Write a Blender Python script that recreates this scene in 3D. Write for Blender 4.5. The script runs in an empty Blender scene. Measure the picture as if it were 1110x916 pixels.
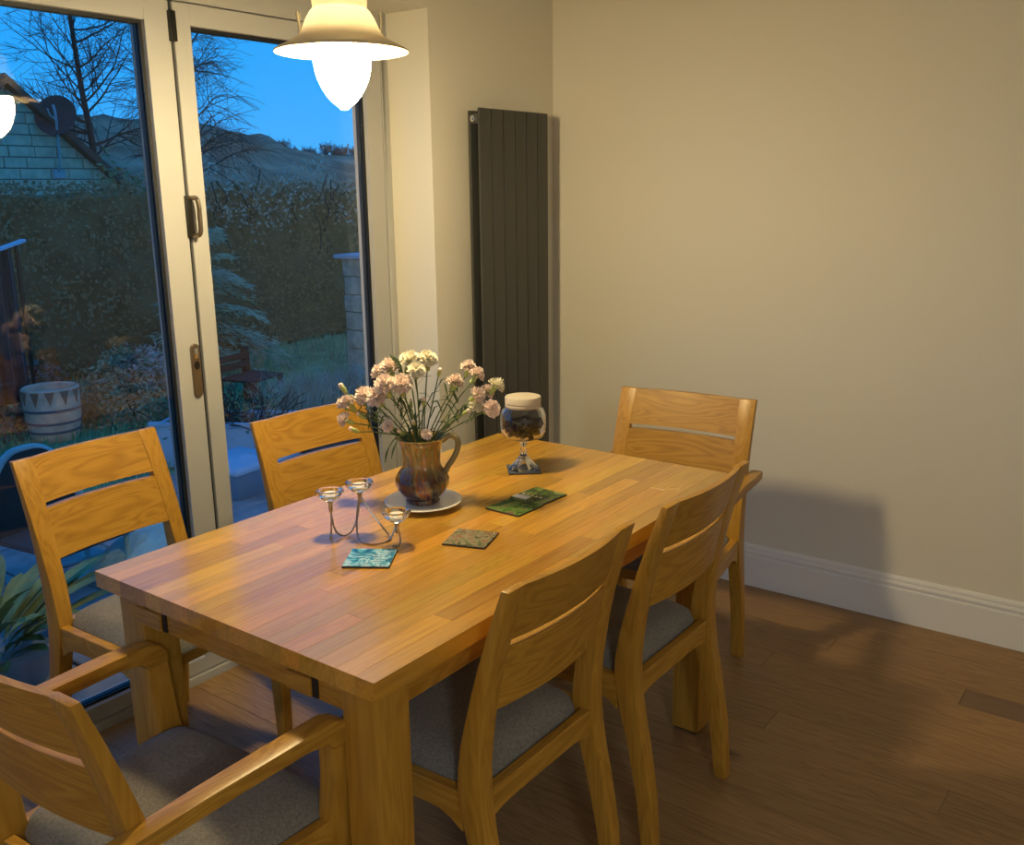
import bpy, bmesh, math, random
from mathutils import Vector, Matrix, noise
random.seed(7)
PI = math.pi
SC = bpy.context.scene
COL = SC.collection

# ------------------------------------------------------------------ camera
cam_d = bpy.data.cameras.new('camera')
cam = bpy.data.objects.new('camera', cam_d)
COL.objects.link(cam)
F_PX, YAW, PITCH, ROLL = 1034.98, math.radians(36.7613), math.radians(13.7517), math.radians(-0.7744)
cam_d.sensor_fit = 'HORIZONTAL'
cam_d.sensor_width = 36.0
cam_d.lens = 36.0 * F_PX / 1110.0
cam_d.clip_start = 0.05
cam_d.clip_end = 500
fw = Vector((math.cos(YAW) * math.cos(PITCH), math.sin(YAW) * math.cos(PITCH), -math.sin(PITCH)))
rt = Vector((math.sin(YAW), -math.cos(YAW), 0))
up = rt.cross(fw)
r2 = rt * math.cos(ROLL) + up * math.sin(ROLL)
u2 = -rt * math.sin(ROLL) + up * math.cos(ROLL)
m = Matrix((r2, u2, -fw)).transposed().to_4x4()
m.translation = Vector((-3.3990, -2.3081, 1.5414))
cam.matrix_world = m
SC.camera = cam

# ------------------------------------------------------------------ sky (clear blue dusk)
world = bpy.data.worlds.new('dusk_sky')
SC.world = world
world.use_nodes = True
wn = world.node_tree.nodes
wl = world.node_tree.links
wn.clear()
w_out = wn.new('ShaderNodeOutputWorld')
w_bg = wn.new('ShaderNodeBackground')
w_tc = wn.new('ShaderNodeTexCoord')
w_sep = wn.new('ShaderNodeSeparateXYZ')
w_rp = wn.new('ShaderNodeValToRGB')
w_rp.color_ramp.elements[0].position = 0.0
w_rp.color_ramp.elements[0].color = (0.040, 0.33, 0.80, 1)
w_rp.color_ramp.elements[1].position = 0.8
w_rp.color_ramp.elements[1].color = (0.006, 0.13, 0.48, 1)
e = w_rp.color_ramp.elements.new(0.12)
e.color = (0.012, 0.285, 0.76, 1)
e = w_rp.color_ramp.elements.new(0.30)
e.color = (0.008, 0.225, 0.68, 1)
wl.new(w_tc.outputs['Generated'], w_sep.inputs[0])
wl.new(w_sep.outputs['Z'], w_rp.inputs[0])
wl.new(w_rp.outputs[0], w_bg.inputs['Color'])
w_bg.inputs['Strength'].default_value = 1.3
wl.new(w_bg.outputs[0], w_out.inputs[0])

# ------------------------------------------------------------------ exposure
SC.view_settings.view_transform = 'Standard'
SC.view_settings.look = 'None'
SC.view_settings.exposure = 0.16
SC.view_settings.gamma = 1.0
SC.view_settings.use_curve_mapping = False
LAMP_STRENGTH = 246.0
LAMP_COLOR = (1.0, 0.79, 0.42)


# ================================================================== helpers
class MB:
    """collects simple shapes and links them as ONE mesh object"""
    def __init__(self):
        self.v, self.f = [], []

    def add(self, vs, fs):
        n = len(self.v)
        self.v += [tuple(p) for p in vs]
        self.f += [tuple(i + n for i in q) for q in fs]
        return self

    def box(self, x0, x1, y0, y1, z0, z1):
        return self.add([(x0, y0, z0), (x1, y0, z0), (x1, y1, z0), (x0, y1, z0),
                         (x0, y0, z1), (x1, y0, z1), (x1, y1, z1), (x0, y1, z1)],
                        [(0, 3, 2, 1), (4, 5, 6, 7), (0, 1, 5, 4), (1, 2, 6, 5), (2, 3, 7, 6), (3, 0, 4, 7)])

    def prism(self, poly, axis, a, b):
        """poly in the two other axes (order x,y / y,z / x,z), extruded along axis from a to b"""
        n = len(poly)
        def P(p, c):
            return {'x': (c, p[0], p[1]), 'y': (p[0], c, p[1]), 'z': (p[0], p[1], c)}[axis]
        vs = [P(p, a) for p in poly] + [P(p, b) for p in poly]
        fs = [tuple(range(n))[::-1], tuple(range(n, 2 * n))]
        fs += [(i, (i + 1) % n, n + (i + 1) % n, n + i) for i in range(n)]
        return self.add(vs, fs)

    def lathe(self, prof, seg=32, cx=0, cy=0, cap0=True, cap1=True, wob=None):
        vs, fs = [], []
        for k, (r, z) in enumerate(prof):
            for i in range(seg):
                a = 2 * PI * i / seg
                rr = r * (1 + (wob(a, k) if wob else 0))
                vs.append((cx + rr * math.cos(a), cy + rr * math.sin(a), z))
        for k in range(len(prof) - 1):
            for i in range(seg):
                j = (i + 1) % seg
                fs.append((k * seg + i, k * seg + j, (k + 1) * seg + j, (k + 1) * seg + i))
        if cap0:
            fs.append(tuple(range(seg))[::-1])
        if cap1:
            fs.append(tuple(range((len(prof) - 1) * seg, len(prof) * seg)))
        return self.add(vs, fs)

    def tube(self, pts, rad, seg=8):
        pts = [Vector(p) for p in pts]
        n = len(pts)
        if not hasattr(rad, '__len__'):
            rad = [rad] * n
        vs, fs = [], []
        prev = None
        for i, p in enumerate(pts):
            t = (pts[min(i + 1, n - 1)] - pts[max(i - 1, 0)])
            t = t.normalized() if t.length > 1e-9 else Vector((0, 0, 1))
            if prev is None:
                ref = Vector((0, 0, 1)) if abs(t.z) < 0.9 else Vector((1, 0, 0))
                a = t.cross(ref).normalized()
            else:
                a = (prev - t * prev.dot(t))
                a = a.normalized() if a.length > 1e-6 else t.orthogonal().normalized()
            prev = a
            b = t.cross(a)
            for k in range(seg):
                th = 2 * PI * k / seg
                vs.append(tuple(p + (a * math.cos(th) + b * math.sin(th)) * rad[i]))
        for i in range(n - 1):
            for k in range(seg):
                j = (k + 1) % seg
                fs.append((i * seg + k, i * seg + j, (i + 1) * seg + j, (i + 1) * seg + k))
        fs.append(tuple(range(seg))[::-1])
        fs.append(tuple(range((n - 1) * seg, n * seg)))
        return self.add(vs, fs)

    def ball(self, c, r, seg=12, ring=8, sz=1.0, lump=0.0):
        vs, fs = [], []
        for k in range(1, ring):
            ph = PI * k / ring
            for i in range(seg):
                a = 2 * PI * i / seg
                d = Vector((math.sin(ph) * math.cos(a), math.sin(ph) * math.sin(a), math.cos(ph)))
                q = 1 + (lump * noise.noise(d * 2.3 + Vector(c) * 7) if lump else 0)
                vs.append((c[0] + d.x * r * q, c[1] + d.y * r * q, c[2] + d.z * r * q * sz))
        top, bot = len(vs), len(vs) + 1
        vs += [(c[0], c[1], c[2] + r * sz), (c[0], c[1], c[2] - r * sz)]
        for k in range(ring - 2):
            for i in range(seg):
                j = (i + 1) % seg
                fs.append((k * seg + i, (k + 1) * seg + i, (k + 1) * seg + j, k * seg + j))
        for i in range(seg):
            j = (i + 1) % seg
            fs.append((top, i, j))
            fs.append((bot, (ring - 2) * seg + j, (ring - 2) * seg + i))
        return self.add(vs, fs)

    def mesh(self, name, mat, bevel=0, smooth=False, bseg=2, fix=True):
        me = bpy.data.meshes.new(name)
        me.from_pydata(self.v, [], self.f)
        if bevel or fix:
            bm = bmesh.new()
            bm.from_mesh(me)
            if bevel:
                bmesh.ops.remove_doubles(bm, verts=bm.verts, dist=1e-5)
                bmesh.ops.recalc_face_normals(bm, faces=bm.faces)
                ed = [q for q in bm.edges if len(q.link_faces) == 2 and q.calc_face_angle(0) > 0.5]
                bmesh.ops.bevel(bm, geom=ed, offset=bevel, segments=bseg, affect='EDGES', profile=0.6, clamp_overlap=True)
            bmesh.ops.recalc_face_normals(bm, faces=bm.faces)
            bm.to_mesh(me)
            bm.free()
        if smooth or bevel:
            me.shade_smooth()
            try:
                me.set_sharp_from_angle(angle=math.radians(20 if bevel else 40))
            except Exception:
                pass
        me.materials.append(mat)
        return me

    def obj(self, name, mat, parent=None, bevel=0, smooth=False, loc=None, fix=True, bseg=2):
        return link(name, self.mesh(name, mat, bevel, smooth, bseg, fix), parent, loc)


def link(name, me, parent=None, loc=None, rot=None, kind=None):
    o = bpy.data.objects.new(name, me)
    COL.objects.link(o)
    o.parent = parent
    if loc:
        o.location = loc
    if rot:
        o.rotation_euler = rot
    if kind:
        o['kind'] = kind
    return o


def tag(o, label, cat=None, group=None, kind=None):
    o['label'] = label
    if cat:
        o['category'] = cat
    if group:
        o['group'] = group
    if kind:
        o['kind'] = kind
    return o


def thing(name, label, cat, loc=(0, 0, 0), rz=0, group=None):
    o = bpy.data.objects.new(name, None)
    COL.objects.link(o)
    o.empty_display_size = 0.05
    o.location = loc
    o.rotation_euler = (0, 0, rz)
    return tag(o, label, cat, group)


def struct(o):
    o['kind'] = 'structure'
    return o


def copy_tree(o, parent=None):
    c = o.copy()
    COL.objects.link(c)
    c.parent = parent
    for ch in list(o.children):
        copy_tree(ch, c)
    return c


def lerp(a, b, t):
    return a + (b - a) * t


def interp(tab, t):
    if t <= tab[0][0]:
        return tab[0][1]
    for (a, va), (b, vb) in zip(tab, tab[1:]):
        if t <= b:
            return lerp(va, vb, (t - a) / (b - a))
    return tab[-1][1]


def spline(pts, n=8):
    """Catmull-Rom through points"""
    P = [Vector(p) for p in pts]
    P = [P[0] * 2 - P[1]] + P + [P[-1] * 2 - P[-2]]
    out = []
    for i in range(1, len(P) - 2):
        for k in range(n):
            t = k / n
            a, b, c, d = P[i - 1], P[i], P[i + 1], P[i + 2]
            out.append(0.5 * ((2 * b) + (c - a) * t + (2 * a - 5 * b + 4 * c - d) * t * t + (3 * b - a - 3 * c + d) * t ** 3))
    out.append(P[-2])
    return out


# ------------------------------------------------------------------ materials
def new_mat(name):
    mt = bpy.data.materials.new(name)
    mt.use_nodes = True
    nt = mt.node_tree
    nt.nodes.clear()
    out = nt.nodes.new('ShaderNodeOutputMaterial')
    return mt, nt, out


def N(nt, typ, **kw):
    n = nt.nodes.new(typ)
    for k, v in kw.items():
        setattr(n, k, v)
    return n


def ramp(nt, stops, interp_='LINEAR'):
    r = N(nt, 'ShaderNodeValToRGB')
    r.color_ramp.interpolation = interp_
    el = r.color_ramp.elements
    el[0].position, el[0].color = stops[0][0], (*stops[0][1], 1)
    el[1].position, el[1].color = stops[-1][0], (*stops[-1][1], 1)
    for p, c in stops[1:-1]:
        q = el.new(p)
        q.color = (*c, 1)
    return r


def coords(nt, scale, rand=0.0, rot=(0, 0, 0)):
    tc = N(nt, 'ShaderNodeTexCoord')
    mp = N(nt, 'ShaderNodeMapping')
    mp.inputs['Scale'].default_value = scale
    mp.inputs['Rotation'].default_value = rot
    src = tc.outputs['Object']
    if rand:
        oi = N(nt, 'ShaderNodeObjectInfo')
        ml = N(nt, 'ShaderNodeMath', operation='MULTIPLY')
        ml.inputs[1].default_value = rand
        nt.links.new(oi.outputs['Random'], ml.inputs[0])
        ad = N(nt, 'ShaderNodeVectorMath', operation='ADD')
        nt.links.new(src, ad.inputs[0])
        nt.links.new(ml.outputs[0], ad.inputs[1])
        src = ad.outputs[0]
    nt.links.new(src, mp.inputs['Vector'])
    return mp.outputs[0]


def plain(name, col, rough=0.5, metal=0.0, spec=0.5, var=0.0, vscale=6.0, bump=0.0, bscale=60.0, coat=0.0):
    mt, nt, out = new_mat(name)
    b = N(nt, 'ShaderNodeBsdfPrincipled')
    b.inputs['Base Color'].default_value = (*col, 1)
    b.inputs['Roughness'].default_value = rough
    b.inputs['Metallic'].default_value = metal
    b.inputs['Specular IOR Level'].default_value = spec
    b.inputs['Coat Weight'].default_value = coat
    if var:
        v = coords(nt, (1, 1, 1), 3.0)
        no = N(nt, 'ShaderNodeTexNoise')
        no.inputs['Scale'].default_value = vscale
        no.inputs['Detail'].default_value = 5
        nt.links.new(v, no.inputs['Vector'])
        lo = tuple(max(0, c * (1 - var)) for c in col)
        hi = tuple(min(1, c * (1 + var)) for c in col)
        r = ramp(nt, [(0.3, lo), (0.7, hi)])
        nt.links.new(no.outputs['Fac'], r.inputs[0])
        nt.links.new(r.outputs[0], b.inputs['Base Color'])
    if bump:
        v2 = coords(nt, (1, 1, 1))
        n2 = N(nt, 'ShaderNodeTexNoise')
        n2.inputs['Scale'].default_value = bscale
        n2.inputs['Detail'].default_value = 3
        nt.links.new(v2, n2.inputs['Vector'])
        bp = N(nt, 'ShaderNodeBump')
        bp.inputs['Strength'].default_value = bump
        bp.inputs['Distance'].default_value = 0.002
        nt.links.new(n2.outputs['Fac'], bp.inputs['Height'])
        nt.links.new(bp.outputs[0], b.inputs['Normal'])
    nt.links.new(b.outputs[0], out.inputs[0])
    return mt


def wood(name, axis, dark, mid, light, rough=0.36, vary=0.08, cath=0.38, fine=1.0, knots=0.0, spec=0.5, hue=0.0, coat=0.0):
    """grain runs along axis; vary = piece to piece tone"""
    mt, nt, out = new_mat(name)
    L = nt.links.new
    b = N(nt, 'ShaderNodeBsdfPrincipled')
    b.inputs['Roughness'].default_value = rough
    b.inputs['Specular IOR Level'].default_value = spec
    b.inputs['Coat Weight'].default_value = coat
    b.inputs['Coat Roughness'].default_value = 0.16
    al, ac = 1.0, 9.0
    sc = {'x': (al, ac, ac), 'y': (ac, al, ac), 'z': (ac, ac, al)}[axis]
    v = coords(nt, tuple(s * 1.3 for s in sc), 37.0)
    n1 = N(nt, 'ShaderNodeTexNoise')
    n1.inputs['Scale'].default_value = 1.1
    n1.inputs['Detail'].default_value = 2.0
    n1.inputs['Distortion'].default_value = 0.5
    L(v, n1.inputs['Vector'])
    # growth rings: contour lines of the smooth noise
    mr = N(nt, 'ShaderNodeMath', operation='MULTIPLY')
    mr.inputs[1].default_value = 85.0
    L(n1.outputs['Fac'], mr.inputs[0])
    sn = N(nt, 'ShaderNodeMath', operation='SINE')
    L(mr.outputs[0], sn.inputs[0])
    rg = N(nt, 'ShaderNodeMapRange')
    rg.inputs['From Min'].default_value = -1
    rg.inputs['From Max'].default_value = 1
    L(sn.outputs[0], rg.inputs['Value'])
    v2 = coords(nt, tuple(s * 8 * fine if s > 1 else s * 3 for s in sc), 11.0)
    n2 = N(nt, 'ShaderNodeTexNoise')
    n2.inputs['Scale'].default_value = 1.6
    n2.inputs['Detail'].default_value = 6
    L(v2, n2.inputs['Vector'])
    mx = N(nt, 'ShaderNodeMix', data_type='FLOAT')
    mx.inputs['Factor'].default_value = 1 - cath
    L(rg.outputs[0], mx.inputs[2])
    L(n2.outputs['Fac'], mx.inputs[3])
    r = ramp(nt, [(0.15, dark), (0.5, mid), (0.85, light)])
    L(mx.outputs[0], r.inputs[0])
    hs = N(nt, 'ShaderNodeHueSaturation')
    oi = N(nt, 'ShaderNodeObjectInfo')
    mp = N(nt, 'ShaderNodeMapRange')
    mp.inputs['To Min'].default_value = 1 - vary
    mp.inputs['To Max'].default_value = 1 + vary * 0.7
    L(oi.outputs['Random'], mp.inputs['Value'])
    L(mp.outputs[0], hs.inputs['Value'])
    if hue:
        m3 = N(nt, 'ShaderNodeMath', operation='MULTIPLY')
        m3.inputs[1].default_value = 7.31
        L(oi.outputs['Random'], m3.inputs[0])
        m4 = N(nt, 'ShaderNodeMath', operation='FRACT')
        L(m3.outputs[0], m4.inputs[0])
        m5 = N(nt, 'ShaderNodeMapRange')
        m5.inputs['To Min'].default_value = 0.5 - hue
        m5.inputs['To Max'].default_value = 0.5 + hue
        L(m4.outputs[0], m5.inputs['Value'])
        L(m5.outputs[0], hs.inputs['Hue'])
    L(r.outputs[0], hs.inputs['Color'])
    col = hs.outputs[0]
    if knots:
        kv = coords(nt, {'x': (1.3, 5, 5), 'y': (5, 1.3, 5), 'z': (5, 5, 1.3)}[axis], 91.0)
        vo = N(nt, 'ShaderNodeTexVoronoi')
        vo.inputs['Scale'].default_value = 0.55
        L(kv, vo.inputs['Vector'])
        nz = N(nt, 'ShaderNodeTexNoise')
        nz.inputs['Scale'].default_value = 9
        L(kv, nz.inputs['Vector'])
        ad = N(nt, 'ShaderNodeMath', operation='MULTIPLY_ADD')
        ad.inputs[1].default_value = 0.16
        L(nz.outputs['Fac'], ad.inputs[0])
        L(vo.outputs['Distance'], ad.inputs[2])
        kr = ramp(nt, [(0.135, (1, 1, 1)), (0.20, (0, 0, 0))])
        L(ad.outputs[0], kr.inputs[0])
        km = N(nt, 'ShaderNodeMix', data_type='RGBA')
        kk = N(nt, 'ShaderNodeMath', operation='MULTIPLY')
        kk.inputs[1].default_value = knots
        L(kr.outputs[0], kk.inputs[0])
        L(kk.outputs[0], km.inputs['Factor'])
        L(col, km.inputs[6])
        km.inputs[7].default_value = (0.03, 0.018, 0.010, 1)
        col = km.outputs[2]
    L(col, b.inputs['Base Color'])
    bp = N(nt, 'ShaderNodeBump')
    bp.inputs['Strength'].default_value = 0.12
    bp.inputs['Distance'].default_value = 0.001
    L(n2.outputs['Fac'], bp.inputs['Height'])
    L(bp.outputs[0], b.inputs['Normal'])
    L(b.outputs[0], out.inputs[0])
    return mt


def fabric(name, c1, c2):
    mt, nt, out = new_mat(name)
    L = nt.links.new
    b = N(nt, 'ShaderNodeBsdfPrincipled')
    b.inputs['Roughness'].default_value = 0.95
    b.inputs['Specular IOR Level'].default_value = 0.1
    b.inputs['Sheen Weight'].default_value = 0.15
    v = coords(nt, (1, 1, 1), 2.0)
    n1 = N(nt, 'ShaderNodeTexNoise')
    n1.inputs['Scale'].default_value = 190
    n1.inputs['Detail'].default_value = 4
    L(v, n1.inputs['Vector'])
    n2 = N(nt, 'ShaderNodeTexNoise')
    n2.inputs['Scale'].default_value = 11
    n2.inputs['Detail'].default_value = 3
    L(v, n2.inputs['Vector'])
    mx = N(nt, 'ShaderNodeMix', data_type='FLOAT')
    mx.inputs['Factor'].default_value = 0.3
    L(n1.outputs['Fac'], mx.inputs[2])
    L(n2.outputs['Fac'], mx.inputs[3])
    r = ramp(nt, [(0.35, c1), (0.65, c2)])
    L(mx.outputs[0], r.inputs[0])
    L(r.outputs[0], b.inputs['Base Color'])
    bp = N(nt, 'ShaderNodeBump')
    bp.inputs['Strength'].default_value = 0.5
    bp.inputs['Distance'].default_value = 0.0015
    L(n1.outputs['Fac'], bp.inputs['Height'])
    L(bp.outputs[0], b.inputs['Normal'])
    L(b.outputs[0], out.inputs[0])
    return mt


def pane_glass(name, tint=(1, 1, 1), f0=0.045):
    """flat window glass: clear, with an angle-dependent mirror reflection on each face"""
    mt, nt, out = new_mat(name)
    L = nt.links.new
    tr = N(nt, 'ShaderNodeBsdfTransparent')
    tr.inputs['Color'].default_value = (*tint, 1)
    gl = N(nt, 'ShaderNodeBsdfGlossy')
    gl.inputs['Roughness'].default_value = 0.0
    ge = N(nt, 'ShaderNodeNewGeometry')
    dt = N(nt, 'ShaderNodeVectorMath', operation='DOT_PRODUCT')
    L(ge.outputs['Normal'], dt.inputs[0])
    L(ge.outputs['Incoming'], dt.inputs[1])
    ab = N(nt, 'ShaderNodeMath', operation='ABSOLUTE')
    L(dt.outputs['Value'], ab.inputs[0])
    om = N(nt, 'ShaderNodeMath', operation='SUBTRACT')
    om.inputs[0].default_value = 1
    L(ab.outputs[0], om.inputs[1])
    pw = N(nt, 'ShaderNodeMath', operation='POWER')
    pw.inputs[1].default_value = 5
    L(om.outputs[0], pw.inputs[0])
    ma = N(nt, 'ShaderNodeMath', operation='MULTIPLY_ADD')
    ma.inputs[1].default_value = 1 - f0
    ma.inputs[2].default_value = f0
    L(pw.outputs[0], ma.inputs[0])
    mx = N(nt, 'ShaderNodeMixShader')
    L(ma.outputs[0], mx.inputs[0])
    L(tr.outputs[0], mx.inputs[1])
    L(gl.outputs[0], mx.inputs[2])
    L(mx.outputs[0], out.inputs[0])
    return mt


def clear_glass(name, col=(1, 1, 1), rough=0.0, ior=1.45):
    mt, nt, out = new_mat(name)
    g = N(nt, 'ShaderNodeBsdfGlass')
    g.inputs['Color'].default_value = (*col, 1)
    g.inputs['Roughness'].default_value = rough
    g.inputs['IOR'].default_value = ior
    nt.links.new(g.outputs[0], out.inputs[0])
    return mt


def emit(name, col, strength):
    mt, nt, out = new_mat(name)
    em = N(nt, 'ShaderNodeEmission')
    em.inputs['Color'].default_value = (*col, 1)
    em.inputs['Strength'].default_value = strength
    nt.links.new(em.outputs[0], out.inputs[0])
    return mt


def noise_print(name, stops, scale=9.0, distort=1.5, rough=0.25, detail=4):
    mt, nt, out = new_mat(name)
    L = nt.links.new
    b = N(nt, 'ShaderNodeBsdfPrincipled')
    b.inputs['Roughness'].default_value = rough
    v = coords(nt, (1, 1, 1), 5.0)
    n1 = N(nt, 'ShaderNodeTexNoise')
    n1.inputs['Scale'].default_value = scale
    n1.inputs['Detail'].default_value = detail
    n1.inputs['Distortion'].default_value = distort
    L(v, n1.inputs['Vector'])
    r = ramp(nt, stops)
    L(n1.outputs['Fac'], r.inputs[0])
    L(r.outputs[0], b.inputs['Base Color'])
    L(b.outputs[0], out.inputs[0])
    return mt


OAK_D, OAK_M, OAK_L = (0.35, 0.165, 0.020), (0.48, 0.245, 0.030), (0.55, 0.295, 0.046)
M = {}
M['oak_x'] = wood('oak_grain_x', 'x', OAK_D, OAK_M, OAK_L)
M['oak_y'] = wood('oak_grain_y', 'y', OAK_D, OAK_M, OAK_L)
M['oak_z'] = wood('oak_grain_z', 'z', OAK_D, OAK_M, OAK_L, cath=0.25)
M['stave'] = wood('oak_stave', 'x', (0.40, 0.19, 0.020), (0.59, 0.305, 0.030), (0.68, 0.375, 0.048), rough=0.25, vary=0.26, spec=0.9, coat=0.45, cath=0.12, hue=0.008)
M['floor'] = wood('floor_oak', 'y', (0.20, 0.112, 0.045), (0.31, 0.18, 0.074), (0.37, 0.23, 0.10), rough=0.42, vary=0.11, cath=0.22, knots=0.9, spec=0.35)
M['dark_slot'] = plain('dark_slot', (0.02, 0.012, 0.008), 0.8)
M['wall'] = plain('wall_paint', (0.73, 0.69, 0.59), 0.85, spec=0.2, bump=0.05, bscale=140)
M['ceiling'] = plain('ceiling_paint', (0.82, 0.80, 0.76), 0.9, spec=0.1)
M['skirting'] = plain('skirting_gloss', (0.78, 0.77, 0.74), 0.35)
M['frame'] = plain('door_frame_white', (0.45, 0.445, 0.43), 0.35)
M['gasket'] = plain('black_gasket', (0.008, 0.009, 0.012), 0.5)
M['black_metal'] = plain('black_metal', (0.02, 0.018, 0.016), 0.35, metal=0.4)
M['bronze'] = plain('aged_bronze', (0.30, 0.24, 0.17), 0.3, metal=0.9)
M['chrome'] = plain('chrome', (0.8, 0.8, 0.8), 0.15, metal=1.0)
M['radiator'] = plain('anthracite', (0.052, 0.052, 0.050), 0.42)
M['pane'] = pane_glass('window_glass')
M['glass'] = clear_glass('clear_glass')
M['seat'] = fabric('seat_fabric', (0.155, 0.145, 0.13), (0.27, 0.25, 0.215))

# ================================================================== the room
TX0, TX1, TY0, TY1, TH = -2.412, -1.000, -1.284, -0.459, 0.765
RX0, RY0, CEIL = -6.6, -5.6, 2.45
FX0, FX1, FY = -4.16, -0.76, 0.198      # door opening and the inner face of its leaves

floor = struct(MB().box(RX0, 0.02, RY0, 0.31, -0.10, -0.018).obj('floor', plain('floor_screed', (0.05, 0.04, 0.03), 0.9)))
PW_ = 0.1165
mesh_cache = {}
k = 0
x = -0.036
while x > RX0:
    k += 1
    xr, xl = x, max(x - PW_, RX0)
    rr = random.Random(100 + k)
    y = 0.19 - rr.uniform(0.2, 1.6)
    cuts = [0.19]
    if k == 4:      # the short dark plank near the skirting
        cuts = [0.19, -0.55, -1.822, -3.2, -4.4]
    else:
        while y > RY0 + 0.4:
            cuts.append(y)
            y -= rr.choice([1.2, 1.5, 1.8])
    cuts.append(RY0)
    for a, b in zip(cuts, cuts[1:]):
        pl = MB().box(xl + 0.0004, xr - 0.0004, b + 0.0005, a - 0.0005, -0.018, 0.0)
        o = pl.obj('plank', M['floor'], floor, bevel=0.0008, bseg=1)
        if k == 4 and abs(a + 1.822) < 1e-3:
            M['floor_dark'] = wood('floor_oak_dark', 'y', (0.12, 0.07, 0.035), (0.17, 0.10, 0.055), (0.2, 0.12, 0.07), rough=0.5, vary=0.02, cath=0.2)
            o.data.materials[0] = M['floor_dark']
            o['label'] = 'short darker floor plank'
    x -= PW_
MB().box(-0.0355, 0.0, RY0, 0.0, -0.018, 0.0).obj('plank', M['floor'], floor)

struct(MB().box(RX0 - 0.1, 0.3, RY0 - 0.1, 0.31, CEIL, CEIL + 0.1).obj('ceiling', M['ceiling']))
struct(MB().box(0.0, 0.12, RY0 - 0.1, 0.31, -0.1, CEIL).obj('wall_right', M['wall']))
struct(MB().box(RX0 - 0.1, RX0, RY0 - 0.1, 0.31, -0.1, CEIL).obj('wall_left', M['wall']))
struct(MB().box(RX0, 0.0, RY0 - 0.1, RY0, -0.1, CEIL).obj('wall_back', M['wall']))
ww = MB()
ww.box(FX1, 0.0, 0.0, 0.31, -0.1, CEIL)
ww.box(RX0, FX0, 0.0, 0.31, -0.1, CEIL)
ww.box(FX0, FX1, 0.0, 0.31, 2.145, CEIL)
struct(ww.obj('wall_window', M['wall']))

# moulded skirting board: flat face, groove, rounded upper bead
def skirting_profile():
    return [(0, 0), (0.018, 0), (0.018, 0.121), (0.0165, 0.125), (0.011, 0.127), (0.0105, 0.131), (0.0155, 0.134), (0.0165, 0.141),
            (0.014, 0.148), (0.012, 0.151), (0.0135, 0.154), (0.012, 0.162), (0.007, 0.168), (0, 0.170)]
pr = skirting_profile()
struct(MB().prism([(-a, b) for a, b in pr], 'y', RY0, 0.0).obj('baseboard_right', M['skirting']))
struct(MB().prism([(-a, b) for a, b in pr], 'x', FX1, -0.018).obj('baseboard_window', M['skirting']))
struct(MB().prism([(RX0 + a, b) for a, b in pr], 'y', RY0, 0.0).obj('baseboard_left', M['skirting']))

# ------------------------------------------------------------------ bifold glazed door
door = thing('door_1', 'cream framed glazed bifold door behind the dining table', 'door', (0, 0, 0))
struct(door)
fr = MB()
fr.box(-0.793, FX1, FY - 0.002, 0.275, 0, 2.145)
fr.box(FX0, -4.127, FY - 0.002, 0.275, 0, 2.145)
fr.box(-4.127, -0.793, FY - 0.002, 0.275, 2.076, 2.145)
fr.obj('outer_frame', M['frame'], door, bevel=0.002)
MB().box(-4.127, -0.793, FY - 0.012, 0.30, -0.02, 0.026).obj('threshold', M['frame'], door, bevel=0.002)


def door_leaf(x0, x1, sl, sr):
    zb, zt, gb, gt = 0.030, 2.071, 0.078, 2.012
    lf = MB()
    y0, y1 = FY, 0.268
    lf.box(x0, x0 + sl, y0, y1, zb, zt)
    lf.box(x1 - sr, x1, y0, y1, zb, zt)
    lf.box(x0 + sl, x1 - sr, y0, y1, zb, gb)
    lf.box(x0 + sl, x1 - sr, y0, y1, gt, zt)
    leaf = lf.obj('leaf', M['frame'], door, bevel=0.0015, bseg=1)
    a, b = x0 + sl, x1 - sr
    g = MB()
    w = 0.010
    for (ya, yb) in ((0.2145, 0.2195), (0.2265, 0.2440)):
        g.box(a, a + w, ya, yb, gb, gt)
        g.box(b - w, b, ya, yb, gb, gt)
        g.box(a + w, b - w, ya, yb, gb, gb + w)
        g.box(a + w, b - w, ya, yb, gt - w, gt)
    g.obj('gasket', M['gasket'], leaf)
    MB().box(a + 0.001, b - 0.001, 0.2200, 0.2260, gb + 0.001, gt - 0.001).obj('pane', M['pane'], leaf)
    return leaf

lf1 = door_leaf(-1.631, -0.797, 0.056, 0.077)
lf2 = door_leaf(-2.478, -1.643, 0.081, 0.081)
lf3 = door_leaf(-3.302, -2.486, 0.070, 0.070)
lf4 = door_leaf(-4.122, -3.312, 0.070, 0.070)
# dark seal in the gap between the folding leaves
for xa, xb in ((-1.643, -1.631), (-2.486, -2.478), (-3.312, -3.302)):
    MB().box(xa, xb, FY + 0.012, 0.255, 0.03, 2.07).obj('gap_seal', M['gasket'], door)
# hinge at the top of the gap
MB().box(-1.650, -1.630, FY - 0.014, FY + 0.014, 1.962, 2.045).obj('hinge', M['black_metal'], door, bevel=0.003)
# pull handle: plate and D grip
hd = MB().box(-1.650, -1.627, FY - 0.008, FY, 1.412, 1.535).obj('pull_handle', M['black_metal'], lf1, bevel=0.003)
pts = spline([(-1.632, FY - 0.006, 1.528), (-1.628, FY - 0.030, 1.526), (-1.626, FY - 0.036, 1.505), (-1.626, FY - 0.036, 1.475),
              (-1.626, FY - 0.036, 1.440), (-1.628, FY - 0.030, 1.420), (-1.632, FY - 0.006, 1.418)], 5)
MB().tube(pts, 0.0068, 8).obj('grip', M['bronze'], hd, smooth=True)
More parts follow.
